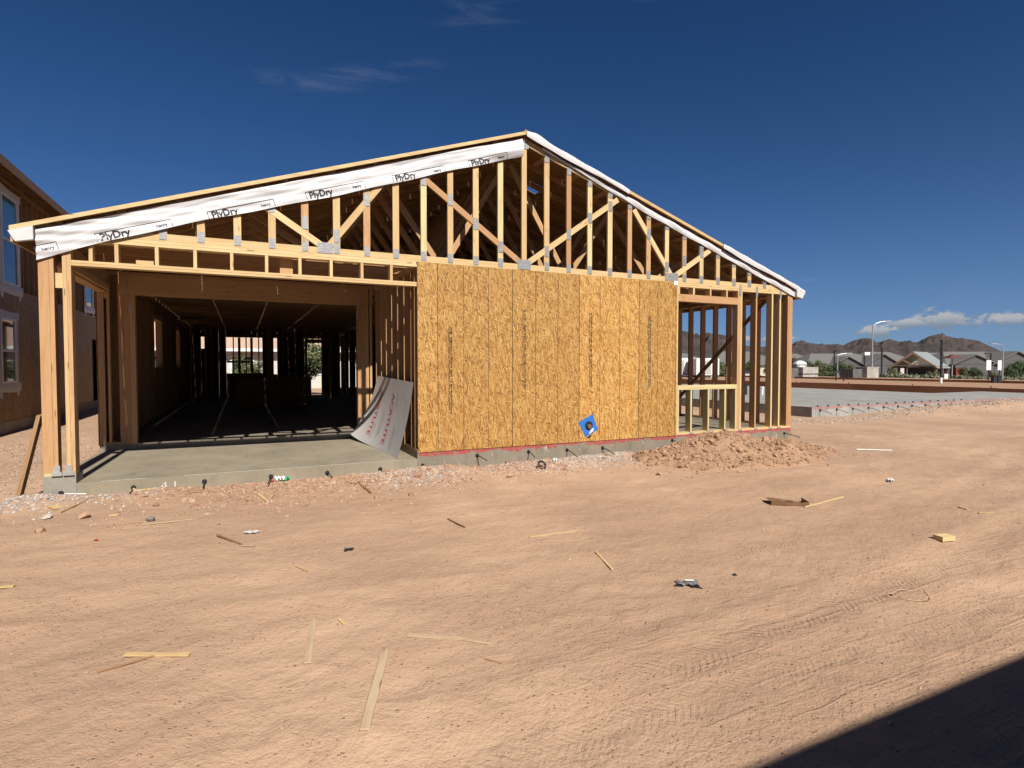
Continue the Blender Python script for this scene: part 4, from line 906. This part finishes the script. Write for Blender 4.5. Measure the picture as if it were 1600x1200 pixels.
def tw_window(y0, y1, z0, z1, up):
    f = MB(); t_ = .045; x0, x1 = LX-.03, LX+.022
    f.box(x0, x1, y0, y0+t_, z0, z1).box(x0, x1, y1-t_, y1, z0, z1).box(x0, x1, y0+t_, y1-t_, z0, z0+t_).box(x0, x1, y0+t_, y1-t_, z1-t_, z1); zm = (z0+z1)/2
    f.box(x0, x1-.006, y0+t_, y1-t_, zm-.025, zm+.025); wn = T(f, 'window', 'white')
    T(MB().box(LX-.012, LX-.004, y0+t_, y1-t_, z0+t_, zm-.025), 'pane', 'glass', wn); T(MB().box(LX-.008, LX-.0, y0+t_, y1-t_, zm+.025, z1-t_), 'pane', 'glass_teal' if up else 'glass', wn)
    # flashing tape round it, ends left long and loose
    q = random.Random(int(y0*10)); wv = lambda s: .006*math.sin(s*9+y0)
    for (a, b, c, d_) in ((y0-.17, y0+.01, z0-.32, z1+.12), (y1-.01, y1+.17, z0-.30, z1+.12), (y0-.26, y1+.26, z1-.01, z1+.17), (y0-.28, y1+.28, z0-.2, z0+.01)):
        bb = MB(); bb.grid(8, 12, lambda u, v: (LX+.005+.003*(c == z1-.01)+.002*(b == y1+.17)+abs(wv(u*3+v*2))+(.05*v*(1-v) if a == y0-.28 else 0), a+(b-a)*u+.015*math.sin(v*7+a), c+(d_-c)*v+.02*math.sin(u*5+a)))
        T(bb, 'flashing_tape', 'wrap_grey' if not up else 'wrap', wn, True)
for h in lower_holes[:1]: tw_window(*h, False)
for h in upw: tw_window(*h, True)
for k in range(2):
    yy = 8.45+.4*k; tboard('cripple', LX-.1, LX-.002, yy, yy+.04, .0, .5, 'fir_green')
# eave: rafter tails, soffit boards and fascia, roof rising away
for k in range(34): yy = 4.1+.61*k; slant('rafter_tail', tw, (LX+.42-LX, yy-4, 5.42+.28), (LX-.3-LX, yy-4, 5.66+.28), .11, .038, 'fir_brown')
T(MB().prism([(LX+.45, 5.50), (LX-4.6, 7.2), (LX-4.6, 7.24), (LX+.45, 5.54)][::-1], 3.6, 24.4), 'roof_slope', 'osb_dark'); T(MB().prism([(LX-4.602, 7.2), (-18.4, 5.6), (-18.4, 5.64), (LX-4.602, 7.24)][::-1], 3.6, 24.4), 'roof_slope', 'osb_dark')
T(MB().box(LX+.452, LX+.475, 3.6, 24.4, 5.35, 5.53), 'fascia', 'fir_grey')

# ------------------------------------------------------------------ house across the lot, behind the photographer: its eave throws the near shadow
oh = empty('house_across', 'single-storey house shell whose eave shades the near dirt', 'house', (0, -11, -.28))
def O(b, name, m, parent=oh): b.v = [(x, y+11, z+.28) for x, y, z in b.v]; return b.build(name, m, parent)
EY = -10.2; EZ = -.28+(-6.54-EY)*math.tan(SUN_EL)
O(MB().box(-14, 16, -24, -10.9, -.6, .0), 'slab', 'concrete_pale'); O(MB().box(-14, 16, -10.95, -10.9, .001, 2.9), 'front_wall', 'osb_dark'); O(MB().box(-14, 16, -24, -23.95, .001, 2.9), 'rear_wall', 'osb_dark')
for x in (-14, 15.95): O(MB().box(x, x+.05, -23.94, -10.96, .001, 2.9), 'side_wall', 'osb_dark')
rp = MB(); rp.v = [(-14.4, EY, EZ), (16.4, EY, EZ), (16.4, -17.4, EZ+2.4), (-14.4, -17.4, EZ+2.4), (-14.4, -24.6, EZ), (16.4, -24.6, EZ)]; rp.v += [(x, y, z-.12) for x, y, z in rp.v]
rp.f = [(0, 1, 2, 3), (3, 2, 5, 4), (6, 9, 8, 7), (9, 10, 11, 8), (0, 6, 7, 1), (4, 5, 11, 10), (0, 3, 9, 6), (3, 4, 10, 9), (1, 7, 8, 2), (2, 8, 11, 5)]; O(rp, 'roof', 'roof_grey')
for x in (-9, -2, 5, 11): wn = O(MB().box(x, x+1.6, -10.899, -10.86, .9, 2.3), 'window', 'white'); O(MB().box(x+.08, x+1.52, -10.859, -10.85, .98, 2.22), 'pane', 'glass', wn)

# ------------------------------------------------------------------ neighbouring slab and lots to the right
ns = empty('neighbour_slab', 'freshly poured grey house slab with red marked edge right of the frame', 'slab', (11.1, 3.3, -.28))
out = [(0, 0), (16.5, 0), (16.5, 3.6), (12.6, 3.6), (12.6, 18), (0, 18)]; b = MB(); n = len(out); b.v = [(x, y, -.3) for x, y in out]+[(x, y, .32) for x, y in out]
b.f = [tuple(range(n))[::-1], tuple(range(n, 2*n))]+[(i, (i+1) % n, n+(i+1) % n, n+i) for i in range(n)]; b.build('slab', 'concrete_next', ns)
for k in range(10):
    x = .35+k*.75; a = MB().tube([(x, .01, .22), (x, -.02, .22)], .036, 12).build('tendon_anchor', 'black_plastic', ns)
    MB().tube([(x, -.01, .22), (x, -.18, .20), (x+.02, -.36, .13)], .008, 6).build('tendon_tail', 'cable', a)
for k in range(17): x = .3+k*.47; MB().box(x, x+.05, .04, .07, .321, .36).build('anchor_bolt', 'dark_metal', ns)
def at(px, dep):
    p = CAM+fwd*dep+rgt*((px-800)/FPX*dep); return p.x, p.y
SG = 'plumbing pipes standing out of the neighbouring lots'
def stub(x, y, h, r, m, label, name='pipe_stub', z=None):
    z = gz(x, y) if z is None else z
    MB().tube([(0, 0, -.05), (0, 0, h)], r, 10).tube([(0, 0, h+.0005), (0, 0, h+.06)], r*1.35, 10).build(name, m, None, False, loc=(x, y, z), label=label, cat='pipe', group=SG)
stub(*at(1165, 24), .42, .07, 'black_plastic', 'black drain stub rising from the slab behind the open studs', z=.04); stub(*at(1219, 23), .40, .07, 'black_plastic', 'black drain stub on the slab next to the house corner', z=.04); stub(*at(1191, 24), .28, .05, 'white', 'white capped pipe stub on the slab behind the studs', z=.04)
x, y = at(1470, 40); tp = empty('vent_riser', 'tall black pipe riser with white foot on the far lot', 'pipe', (x, y, gz(x, y))); MB().tube([(0, 0, .7), (0, 0, 3.35)], .075, 10).build('riser', 'black_plastic', tp); MB().tube([(0, 0, -.05), (0, 0, .7)], .085, 10).build('foot', 'white', tp)
for z in (1.2, 1.7, 2.3): MB().tube([(0, 0, z), (0, 0, z+.06)], .095, 10).build('coupling', 'dark_metal', tp)
for px, dep, lb in ((1306, 47, 'thin dark rebar stake left of the block walls'), (1318, 45, 'dark capped stub between the two block walls'), (1325, 50, 'short dark stake nearer the grey block wall')): stub(*at(px, dep), .9, .05, 'dark_metal', lb)
FB = 'brown form boards edging the empty lots'
def forms(x, y0, y1, h, lb):
    f = empty('form_boards', lb, 'form boards', (x, y0, gz(x, (y0+y1)/2)), 0, FB); y = 0; L = y1-y0
    while y < L: 
        e = min(y+3.66, L); board('form_board', f, -.02, .02, y+.005, e-.005, -.05, h+random.uniform(-.02, .02), 'form_wood'); board('stake', f, .021, .06, y+.3, y+.35, -.05, h+.1, 'form_wood'); y = e
forms(29.4, -4, 36, .42, 'line of dark brown form boards just past the grey slab'); forms(47, -4, 44, .42, 'second line of brown form boards farther across the lots')
# raised pads of dirt behind the boards
for x0, x1, lb in ((29.5, 44, 'flat dirt pad behind the nearer form boards'), (47.1, 58, 'flat dirt pad behind the farther form boards')):
    z = gz(x0+4, 5); MB().box(x0, x1, -4, 40, z-.3, z+.30).build('dirt_pad', 'dirt_red', None, False, label=lb, cat='ground', kind='structure')
# sign boards on black posts, utility pedestals
for px, dep, hh, lb in ((1544, 46, 1.55, 'white sign panel on a black post, the wider of two'), (1561, 46, 1.5, 'narrow white sign panel on a black post')):
    x, y = at(px, dep); s_ = empty('sign_board', lb, 'sign', (x, y, gz(x, y)), -YAW); ww = .19 if px == 1544 else .15
    MB().tube([(0, 0, -.05), (0, 0, 1.25)], .04, 8).build('post', 'dark_metal', s_); MB().box(-ww, ww, -.02, .02, 1.2, 2.0).build('panel', 'white', s_)
for px, lb in ((1553, 'black utility pedestal left of its twin under the signs'), (1560, 'black utility pedestal below the narrow sign')):
    x, y = at(px, 42); p_ = empty('utility_pedestal', lb, 'pedestal', (x, y, gz(x, y)), -YAW); MB().box(-.13, .13, -.13, .13, 0, .75).build('body', 'black_plastic', p_); MB().box(-.15, .15, -.15, .15, .7505, .82).build('cap', 'dark_metal', p_)
x, y = at(1478, 62); s_ = empty('small_sign', 'small white sign low in front of the hedge', 'sign', (x, y, gz(x, y)), -YAW); MB().box(-.2, .2, -.02, .02, .45, 1.0).build('panel', 'white', s_); MB().box(-.03, .03, -.01, .019, 0, .449).build('post', 'dark_metal', s_)
# block monument walls and a portable toilet
for px, dep, w_, lb, gap in ((1262, 59, 2.3, 'pale block wall with a dark recessed band', True), (1359, 60, 1.9, 'grey streaked block wall in front of the street lamp', False)):
    x, y = at(px, dep); m_ = empty('monument_wall', lb, 'wall', (x, y, gz(x, y)))
    if gap: MB().box(-w_/2, w_/2, -.3, .9, -.1, .62).build('lower_course', 'block', m_); MB().box(-w_/2+.08, w_/2-.08, -.22, .85, .6205, .74).build('recess', 'block_dark', m_); MB().box(-w_/2, w_/2, -.32, .9, .7405, 1.4).build('upper_course', 'block', m_)
    else: MB().box(-w_/2, w_/2, -.3, .9, -.1, 1.42).build('wall', 'block', m_); MB().box(-w_/2-.04, w_/2+.04, -.34, .94, 1.4205, 1.5).build('cap', 'block', m_)
    MB().box(-w_/2-1.5, -w_/2-.01, .2, 1.6, -.1, 1.3).build('return_wall', 'block_dark', m_)  # darker blocks: shade of the left side is put into the colour
x, y = at(1249, 64); t_ = empty('portable_toilet', 'grey portable toilet with white domed roof behind the pale block wall', 'toilet', (x, y, gz(x, y)), -YAW)
MB().box(-.55, .55, -.55, .55, 0, 1.75).build('cabin', 'stucco_grey', t_); MB().grid(9, 9, lambda u, v: (-.6+1.2*u, -.6+1.2*v, 1.75+.42*(math.sin(math.pi*u)**.5)*math.sin(math.pi*v)**.3 if 0 < u < 1 and 0 < v < 1 else 1.75)).build('roof', 'white', t_, True); MB().box(-.3, .3, -.57, -.551, 1.2, 1.6).build('notice', 'paper', t_); MB().box(-.4, .4, -.56, -.5505, .1, 1.15).build('door', 'stucco_dark', t_)
# trailers seen through the open studs
def trailer(px, dep, L, h, lb):
    x, y = at(px, dep); t_ = empty('box_trailer', lb, 'trailer', (x, y, gz(x, y)), -YAW+R(8), 'white enclosed trailers')
    b = MB(); k = .08; b.prism([(-L/2, .55), (L/2, .55), (L/2, h-k), (L/2-k, h), (-L/2+k, h), (-L/2, h-k)], -.95, .95); b.build('body', 'white', t_); MB().box(-L/2+.05, L/2-.05, -.9, .9, .42, .5495).build('chassis', 'dark_metal', t_)
    for sx in (-.45, .45):
        for sy in (-1, 1): wh = MB().tube([(sx, sy*.75, .33), (sx, sy*.94, .33)], .33, 18).build('wheel', 'tyre', t_); MB().tube([(sx, sy*.941, .33), (sx, sy*.95, .33)], .18, 14).build('rim', 'lamp_grey', wh)
    MB().tube([(-L/2, 0, .48), (-L/2-1.1, 0, .45)], .06, 8).tube([(-L/2-.95, 0, .5), (-L/2-.95, 0, 0)], .04, 8).build('tongue', 'dark_metal', t_)
    MB().box(-.35, .35, -.965, -.951, .65, h-.25).build('side_door', 'kerb', t_)
trailer(1058, 62, 3.2, 2.35, 'white enclosed trailer half hidden by the sheathed wall'); trailer(1099, 60, 2.5, 2.3, 'white enclosed trailer parked alone behind the window opening')
# road and pavement across the far side (runs square to the view)
rx, ry = at(1250, 72); rz_ = -YAW
for nm, y0, y1, dz, m_, lb in (('road', -6, 4, .02, 'asphalt', 'asphalt street beyond the lots'), ('pavement', 4.0, 6.0, .14, 'kerb', 'pale concrete pavement along the far street'), ('pavement', -7.6, -6.0, .14, 'kerb', 'pale concrete pavement on the near side of the street')):
    b = MB().grid(60, 2, lambda u, v: (-120+300*u, y0+(y1-y0)*v, 0)); c_, s_ = math.cos(rz_), math.sin(rz_); b.v = [(rx+x*c_-y*s_, ry+x*s_+y*c_, 0) for x, y, z in b.v]; b.v = [(x, y, gz(x, y)+dz) for x, y, z in b.v]
    nv = len(b.v)
    if dz > .1: b.v += [(x, y, z-.3) for x, y, z in b.v]; b.f += [(i, nv+i, nv+i+1, i+1) for i in range(59)]
    b.build(nm, m_, None, False, label=lb, cat=nm, kind='structure')
# street lamps
def lamp(px, dep, h, arm, m_, lb, style):
    x, y = at(px, dep); l_ = empty('street_lamp', lb, 'street lamp', (x, y, gz(x, y)), -YAW, 'street and car park lamps')
    if style == 'cobra':
        MB().tube([(0, 0, -.1), (0, 0, h*.93)], .10, 8, True, .06).build('pole', m_, l_); s = 1 if arm > 0 else -1; MB().tube([(0, 0, h*.92), (arm*.25, 0, h*.965), (arm*.6, 0, h*.99), (arm, 0, h)], .05, 8).build('arm', m_, l_); MB().box(min(arm, arm+s*.55), max(arm, arm+s*.55), -.12, .12, h-.06, h+.07).build('lamp_head', m_, l_)
    else: MB().box(-.07, .07, -.07, .07, -.1, h).build('pole', m_, l_); MB().box(min(0, arm), max(0, arm), -.14, .14, h+.0005, h+.12).build('lamp_head', m_, l_)
    MB().tube([(0, 0, -.1), (0, 0, .35)], .22, 10).build('base', 'kerb', l_); return l_
l1 = lamp(1362, 66, 6.9, 1.5, 'lamp_grey', 'tall grey street lamp with upswept arm above the streaked block wall', 'cobra'); MB().box(-.95, -.35, -.14, -.105, 2.6+.4, 3.35).build('street_plate', 'white', l1)
lamp(1303, 74, 3.75, .75, 'dark_metal', 'dark square lamp post with head turned to the short grey lamp', 'box'); lamp(1350, 76, 3.8, -.8, 'dark_metal', 'dark square lamp post left of the tall grey street lamp', 'box'); lamp(1377, 70, 4.2, -.9, 'dark_metal', 'dark square lamp post right of the tall grey street lamp', 'box'); lamp(1308, 72, 3.4, 1.2, 'lamp_grey', 'short grey street lamp among the far bushes', 'cobra')
lamp(1566, 78, 5.6, -1.2, 'lamp_grey', 'slim grey street lamp before the dark gabled houses', 'cobra'); lamp(1547, 84, 4.4, -.9, 'dark_metal', 'dark square lamp post beside the slim grey lamp', 'box')
# red shade canopy
x, y = at(1487, 100); cn = empty('shade_canopy', 'red shade canopy on a grey post before the far houses', 'canopy', (x, y, gz(x, y)), -YAW); MB().tube([(0, 0, 0), (0, 0, 4.0)], .10, 8).build('post', 'lamp_grey', cn)
b = MB(); b.v = [(0, 0, 4.75), (-1.3, -1.3, 4.0), (1.3, -1.3, 4.0), (1.3, 1.3, 4.0), (-1.3, 1.3, 4.0)]; b.f = [(0, 1, 2), (0, 2, 3), (0, 3, 4), (0, 4, 1), (4, 3, 2, 1)]; b.build('canopy', 'canopy_red', cn)
# far houses: walls, gabled or hipped grey roofs, windows
FH = 'single-storey houses across the street'
def far_house(px, dep, L, Dp, eave, ridge, wall, roof, lb, gables=(), rot=0, base=None, wins=3, hip=True):
    x, y = at(px, dep); z = gz(x, y) if base is None else base; h = empty('house', lb, 'house', (x, y, z), -YAW+R(rot), FH); eave, ridge = (eave+.35, ridge+1.0) if base is None else (eave, ridge)
    MB().box(-L/2, L/2, -Dp/2, Dp/2, -.2, eave).build('wall', wall, h); o = .5; hp = Dp*.35 if hip else 0
    r_ = MB(); r_.v = [(-L/2-o, -Dp/2-o, eave-.1), (L/2+o, -Dp/2-o, eave-.1), (L/2+o, Dp/2+o, eave-.1), (-L/2-o, Dp/2+o, eave-.1), (-L/2-o+hp, 0, ridge), (L/2+o-hp, 0, ridge)]
    r_.v += [(a, b_, c-.15) for a, b_, c in r_.v[:4]]; r_.f = [(0, 1, 5, 4), (2, 3, 4, 5), (3, 0, 4), (1, 2, 5), (0, 6, 7, 1), (1, 7, 8, 2), (2, 8, 9, 3), (3, 9, 6, 0), (6, 9, 8, 7)]; r_.build('roof', roof, h)
    for gx_, gw, gh, gm in gables:
        g_ = MB().prism([(gx_-gw/2, eave-.05), (gx_+gw/2, eave-.05), (gx_, eave+gh)], -Dp/2-1.2, -Dp/4).build('gable', gm, h)
        for s in (-1, 1):
            P = [(gx_+s*(gw/2+.5), eave-.25), (gx_+s*(gw/2+.5), eave-.10), (gx_, eave+gh+.2), (gx_, eave+gh+.04)]; MB().prism(P if s > 0 else P[::-1], -Dp/2-1.6, 0).build('gable_roof', roof, g_)
        MB().box(gx_-gw/2+.2, gx_+gw/2-.2, -Dp/2-1.15, -Dp/2+.1, -.2, eave-.06).build('porch_wall', gm, g_)
    for k in range(wins):
        wx = -L/2+L*(k+.5)/wins; w_ = MB().box(wx-.7, wx+.7, -Dp/2-.05, -Dp/2-.001, .9, 2.2).build('window', 'white', h); MB().box(wx-.6, wx+.6, -Dp/2-.07, -Dp/2-.0505, 1.0, 2.1).build('pane', 'glass', w_)
    return h
far_house(1301, 122, 17, 12, 2.5, 4.3, 'stucco_tan', 'roof_grey', 'tan house with two dark gables behind the dark lamp posts', [(-1.0, 6, 1.6, 'stucco_dark'), (6, 7, 2.1, 'stucco_dark')])
far_house(1368, 125, 13, 12, 2.6, 4.7, 'stucco_white', 'roof_grey', 'pale house with hipped grey roof behind the tall street lamp')
far_house(1465, 128, 14, 12, 2.7, 4.6, 'stucco_grey', 'roof_grey', 'grey house half hidden by the open pavilion')
dh = far_house(1525, 118, 22, 13, 2.7, 4.6, 'stucco_dark', 'roof_grey', 'dark house with two broad gables and a red door', [(-6.5, 8, 1.7, 'stucco_dark'), (1.5, 9, 2.3, 'stucco_dark')]); MB().box(-10.3, -8.3, -7.9, -6.551, 0, 2.3).build('red_door', 'red_door', dh)
far_house(1605, 125, 16, 12, 2.8, 4.8, 'stucco_white', 'roof_grey', 'white house with broad grey roof beyond the slim grey lamp')
far_house(1050, 122, 13, 12, 2.5, 4.0, 'stucco_tan', 'roof_grey', 'tan house with grey roof beside the sheathed wall edge'); far_house(1150, 120, 14, 12, 2.6, 4.6, 'stucco_tan', 'roof_grey', 'tan house with grey roof seen through the open studs')
far_house(1228, 128, 12, 12, 2.6, 4.4, 'stucco_white', 'roof_grey', 'pale house behind the trees beside the house corner')
# open pavilion with a metal roof
x, y = at(1437, 98); z = gz(x, y); pv = empty('pavilion', 'open pavilion with grey metal gable roof and timber truss front', 'pavilion', (x, y, z), -YAW+R(40)); L, wd, ev, rg = 8.0, 6.2, 2.6, 5.1
for s in (-1, 1):
    b = MB(); b.v = [(-L/2, 0, rg), (L/2, 0, rg), (L/2, s*(wd/2+.3), ev-.2), (-L/2, s*(wd/2+.3), ev-.2)]; b.v += [(a, c, d_-.12) for a, c, d_ in b.v]; b.f = [(0, 1, 2, 3), (7, 6, 5, 4), (0, 4, 5, 1), (1, 5, 6, 2), (2, 6, 7, 3), (3, 7, 4, 0)]; b.build('roof_slope', 'metal_roof', pv)
    for xx in (-L/2+.4, 0, L/2-.4): MB().box(xx-.17, xx+.17, s*wd/2-.17, s*wd/2+.17, -.2, ev-.15).build('post', 'stain_tan', pv)
    MB().box(-L/2+.2, L/2-.2, s*wd/2-.12, s*wd/2+.12, ev-.149, ev+.05).build('side_beam', 'stain_tan', pv); slant('truss_rafter', pv, (-L/2+.1, 0, rg-.3), (-L/2+.1, s*wd/2, ev), .25, .2, 'fir_brown', (1, 0, 0)); slant('truss_brace', pv, (-L/2+.1, 0, ev+.2), (-L/2+.1, s*1.5, ev+1.1), .18, .16, 'fir_brown', (1, 0, 0))
MB().box(-L/2+.02, -L/2+.22, -wd/2, wd/2, ev+.051, ev+.25).build('tie_beam', 'stain_tan', pv); MB().box(L/2-.6, L/2-.5, -wd/2+.3, wd/2-.3, -.2, ev-.2).build('back_wall', 'stucco_dark', pv)

# ------------------------------------------------------------------ trees and shrubs
def crown_mesh(name, m, n, rx, ry, rz, size, seed, clumps=9):
    r = np.random.default_rng(seed); cc = r.normal(0, .45, (clumps, 3)); cc /= np.maximum(1, np.linalg.norm(cc, axis=1, keepdims=True)); k = r.integers(0, clumps, n)
    d = r.normal(0, 1, (n, 3)); d /= np.linalg.norm(d, axis=1, keepdims=True); p = cc[k]*.75+d*r.uniform(.15, .42, (n, 1)); p = p*np.array([rx, ry, rz])+np.array([0, 0, rz])
    p[:, 2] = np.maximum(p[:, 2], .03); a = r.normal(0, 1, (n, 3)); a /= np.linalg.norm(a, axis=1, keepdims=True); b = np.cross(a, d); b /= np.maximum(.05, np.linalg.norm(b, axis=1, keepdims=True))
    s = r.uniform(.5, 1.2, (n, 1))*size; V = np.stack([p-a*s, p+b*s*.55, p+a*s, p-b*s*.55], 1).reshape(-1, 3); F = np.arange(4*n).reshape(n, 4)
    me = bpy.data.meshes.new(name); me.from_pydata(V.tolist(), [], F.tolist()); me.materials.append(MATS[m]); return me
CR = {'hedge': crown_mesh('foliage', 'leaf_sage', 900, 1.0, .7, .55, .13, 1, 14), 'bush': crown_mesh('foliage', 'leaf_olive', 1900, 1.4, 1.2, .9, 0.0992, 2, 12), 'tree': crown_mesh('crown', 'leaf_dark', 3200, 2.0, 1.9, 1.5, 0.124, 3, 16), 'tree2': crown_mesh('crown', 'leaf_olive', 3000, 1.7, 1.6, 1.7, 0.112, 4, 13), 'palo': crown_mesh('crown', 'leaf_olive', 2600, 2.3, 2.0, 1.4, 0.093, 5, 20)}
def plant(kind, px, dep, sc, lb, grp, z=None, xy=None, sz=None):
    x, y = xy or at(px, dep); z = gz(x, y) if z is None else z; tree = kind in ('tree', 'tree2', 'palo'); nm = {'hedge': 'hedge_shrub', 'bush': 'bush'}.get(kind, 'tree')
    p_ = empty(nm, lb, 'tree' if tree else 'shrub', (x, y, z), random.uniform(0, 6.28), grp); o = link(bpy.data.objects.new('crown' if tree else 'foliage', CR[kind]), p_); o.scale = (sc, sc, sz or sc)
    if tree: th = .9*sc; o.location.z = th; b = MB().tube([(0, 0, -.1), (.05, .03, th), (.1, -.05, th+1.2*sc)], .13*sc, 7, True, .05*sc)
    else: th = 0; b = MB().tube([(0, 0, -.1), (.03, .02, .5*sc)], .06*sc, 6, True, .03*sc)
    if tree:
        for a in (0, 2.1, 4.2): b.tube([(.03, .0, th*.8), (.5*sc*math.cos(a), .5*sc*math.sin(a), th+1.1*sc)], .06*sc, 6, True, .02*sc)
    b.build('trunk' if tree else 'stem', 'bark', p_)
for k, px in enumerate((1378, 1391, 1404, 1417, 1430, 1447, 1461, 1475, 1490, 1507, 1523, 1540, 1580, 1597)): plant('hedge', px, 72+.5*(k % 3), 1.15, 'low clipped sage shrub in the hedge along the street', 'hedge shrubs along the street')
for px, dep, sc, kd, lb in ((1243, 92, 1.5, 'tree', 'dark tree showing beside the house corner post'), (1262, 95, 1.35, 'tree', 'dark tree behind the pale block wall'), (1278, 90, 1.25, 'tree2', 'olive tree right of the pale block wall'), (1294, 96, 1.2, 'tree', 'dark tree before the tan house with dark gables'), (1313, 92, 1.35, 'tree', 'wide dark tree around the short grey lamp'), (1328, 94, 1.1, 'tree2', 'olive tree between the two block walls'), (1347, 90, 1.0, 'tree', 'small dark tree left of the streaked block wall'), (1390, 86, .9, 'tree2', 'small olive tree left of the pavilion'), (1405, 83, .75, 'palo', 'light olive bushy tree at the pavilion foot'), (1455, 86, .85, 'palo', 'yellow-green tree below the pavilion roof'), (1466, 88, .7, 'tree2', 'small olive tree behind the tall black riser'), (1505, 84, 1.0, 'tree2', 'spreading olive tree before the red door house'), (1520, 86, 1.05, 'tree', 'dark tree before the broad dark gables'), (1548, 88, .9, 'palo', 'light olive tree behind the wider white sign'), (1578, 82, 1.1, 'tree', 'dark tree right of the slim grey lamp'), (1594, 84, 1.5, 'tree', 'tall dark tree before the white far house'), (1120, 90, 1.1, 'tree2', 'olive tree seen through the window opening'), (1145, 92, 1.2, 'tree', 'dark tree seen beside the window trimmer studs'), (1172, 92, 1.3, 'tree', 'dark tree seen through the open studs'), (1200, 93, 1.3, 'tree2', 'olive tree seen between the corner studs'), (1220, 95, 1.4, 'tree', 'dark tree seen left of the corner post')):
    plant(kd, px, dep, sc*.62, lb, 'trees along the far street')
for px, dep, sc, lb in ((1285, 80, .9, 'round bush under the dark lamp post'), (1300, 79, .8, 'round bush at the foot of the short grey lamp'), (1335, 78, .8, 'bush left of the streaked block wall'), (1500, 76, .8, 'bush at the foot of the spreading olive tree'), (1515, 77, .7, 'low bush between the hedge and the dark house'), (1565, 78, .7, 'low bush at the foot of the slim grey lamp'), (1125, 78, .9, 'low green bush seen through the window opening'), (1140, 77, .8, 'low green bush beside the window trimmer')): plant('bush', px, dep, sc, lb, 'bushes along the far street', None, None, sc*.8)

# ------------------------------------------------------------------ house and planting seen through the back windows
rh = far_house(430, 42, 26, 9, 2.75, 5.6, 'stucco_white', 'roof_tile', 'white stucco house with tan tiled roof behind the framed house', rot=25.3, wins=6, base=-.28, hip=False)
MB().box(-13.4, 13.4, -5.15, -5.02, 2.45, 2.64).build('eave_fascia', 'white', rh)
for k, (x, y, sc, lb) in enumerate(((-5.6, 25, .42, 'leafy tree behind the left back window'), (-4.1, 27, .5, 'leafy tree behind the double back window'), (-3.1, 26, .45, 'young tree behind the right half of the double window'), (-.9, 23.5, .72, 'tall leafy tree outside the back door opening'), (-6.9, 23, .5, 'leafy tree outside the side window'), (2.8, 26, .9, 'leafy tree behind the far back window'))): plant('tree2', 0, 0, sc, lb, 'trees behind the framed house', None, (x, y))

# ------------------------------------------------------------------ mountains
prof = [(-2500, 545), (-1500, 536), (-800, 548), (-200, 540), (300, 534), (700, 528), (900, 524), (1000, 520), (1064, 519), (1078, 523), (1095, 523), (1110, 520), (1130, 522), (1150, 530), (1168, 541), (1185, 543), (1215, 540), (1237, 536.5), (1251, 533), (1268, 537), (1290, 539), (1316, 539.5), (1330, 534), (1345, 529.5), (1357, 528.5), (1370, 535), (1381, 532.5), (1389, 530.5), (1405, 535), (1420, 533.5), (1432, 536), (1448, 528), (1460, 523.5), (1469, 521.5), (1480, 524), (1495, 528), (1512, 529.5), (1527, 532), (1545, 541), (1568, 549), (1590, 553), (1650, 556), (1800, 548), (2100, 540), (2700, 545), (4000, 540)]
ppx = np.array([q[0] for q in prof], float); ppy = np.array([q[1] for q in prof], float)
az = np.arctan((ppx-800)/FPX); el = (570.9-ppy)/np.sqrt(FPX**2+(ppx-800)**2)
A = np.linspace(R(-62), R(68), 1300); E_ = np.interp(A, az, el); D0 = 3000
b = MB(); nr = 40; V = []
for j in range(nr):
    q = j/(nr-1); f = math.sin(min(1, q/.72)*math.pi/2)**1.35 if q < .72 else math.cos((q-.72)/.28*math.pi/2)
    dist = D0+(q-.72)*1500; wob = vnoise(A*55+q*3, A*0+q*5, 1)*.8+vnoise(A*150-q*5, A*0+q*12, 1)*.55+vnoise(A*420, A*0+q*30, 1)*.25
    # spurs and gullies: the height falls off unevenly towards the foot
    hgt = E_*D0*np.clip(f*(1+.55*wob*(1-abs(q-.72)/.72)*(abs(q-.72) > .015)), 0, 1.0)-2
    V.append(np.stack([CAM.x+np.sin(A+YAW)*dist, CAM.y+np.cos(A+YAW)*dist, hgt], -1))
b.v = np.concatenate(V).tolist(); na = len(A); b.f = [(j*na+i, j*na+i+1, (j+1)*na+i+1, (j+1)*na+i) for j in range(nr-1) for i in range(na-1)]
b.build('mountains', 'rock', None, True, label='low brown desert mountains on the horizon', cat='mountains', kind='structure')
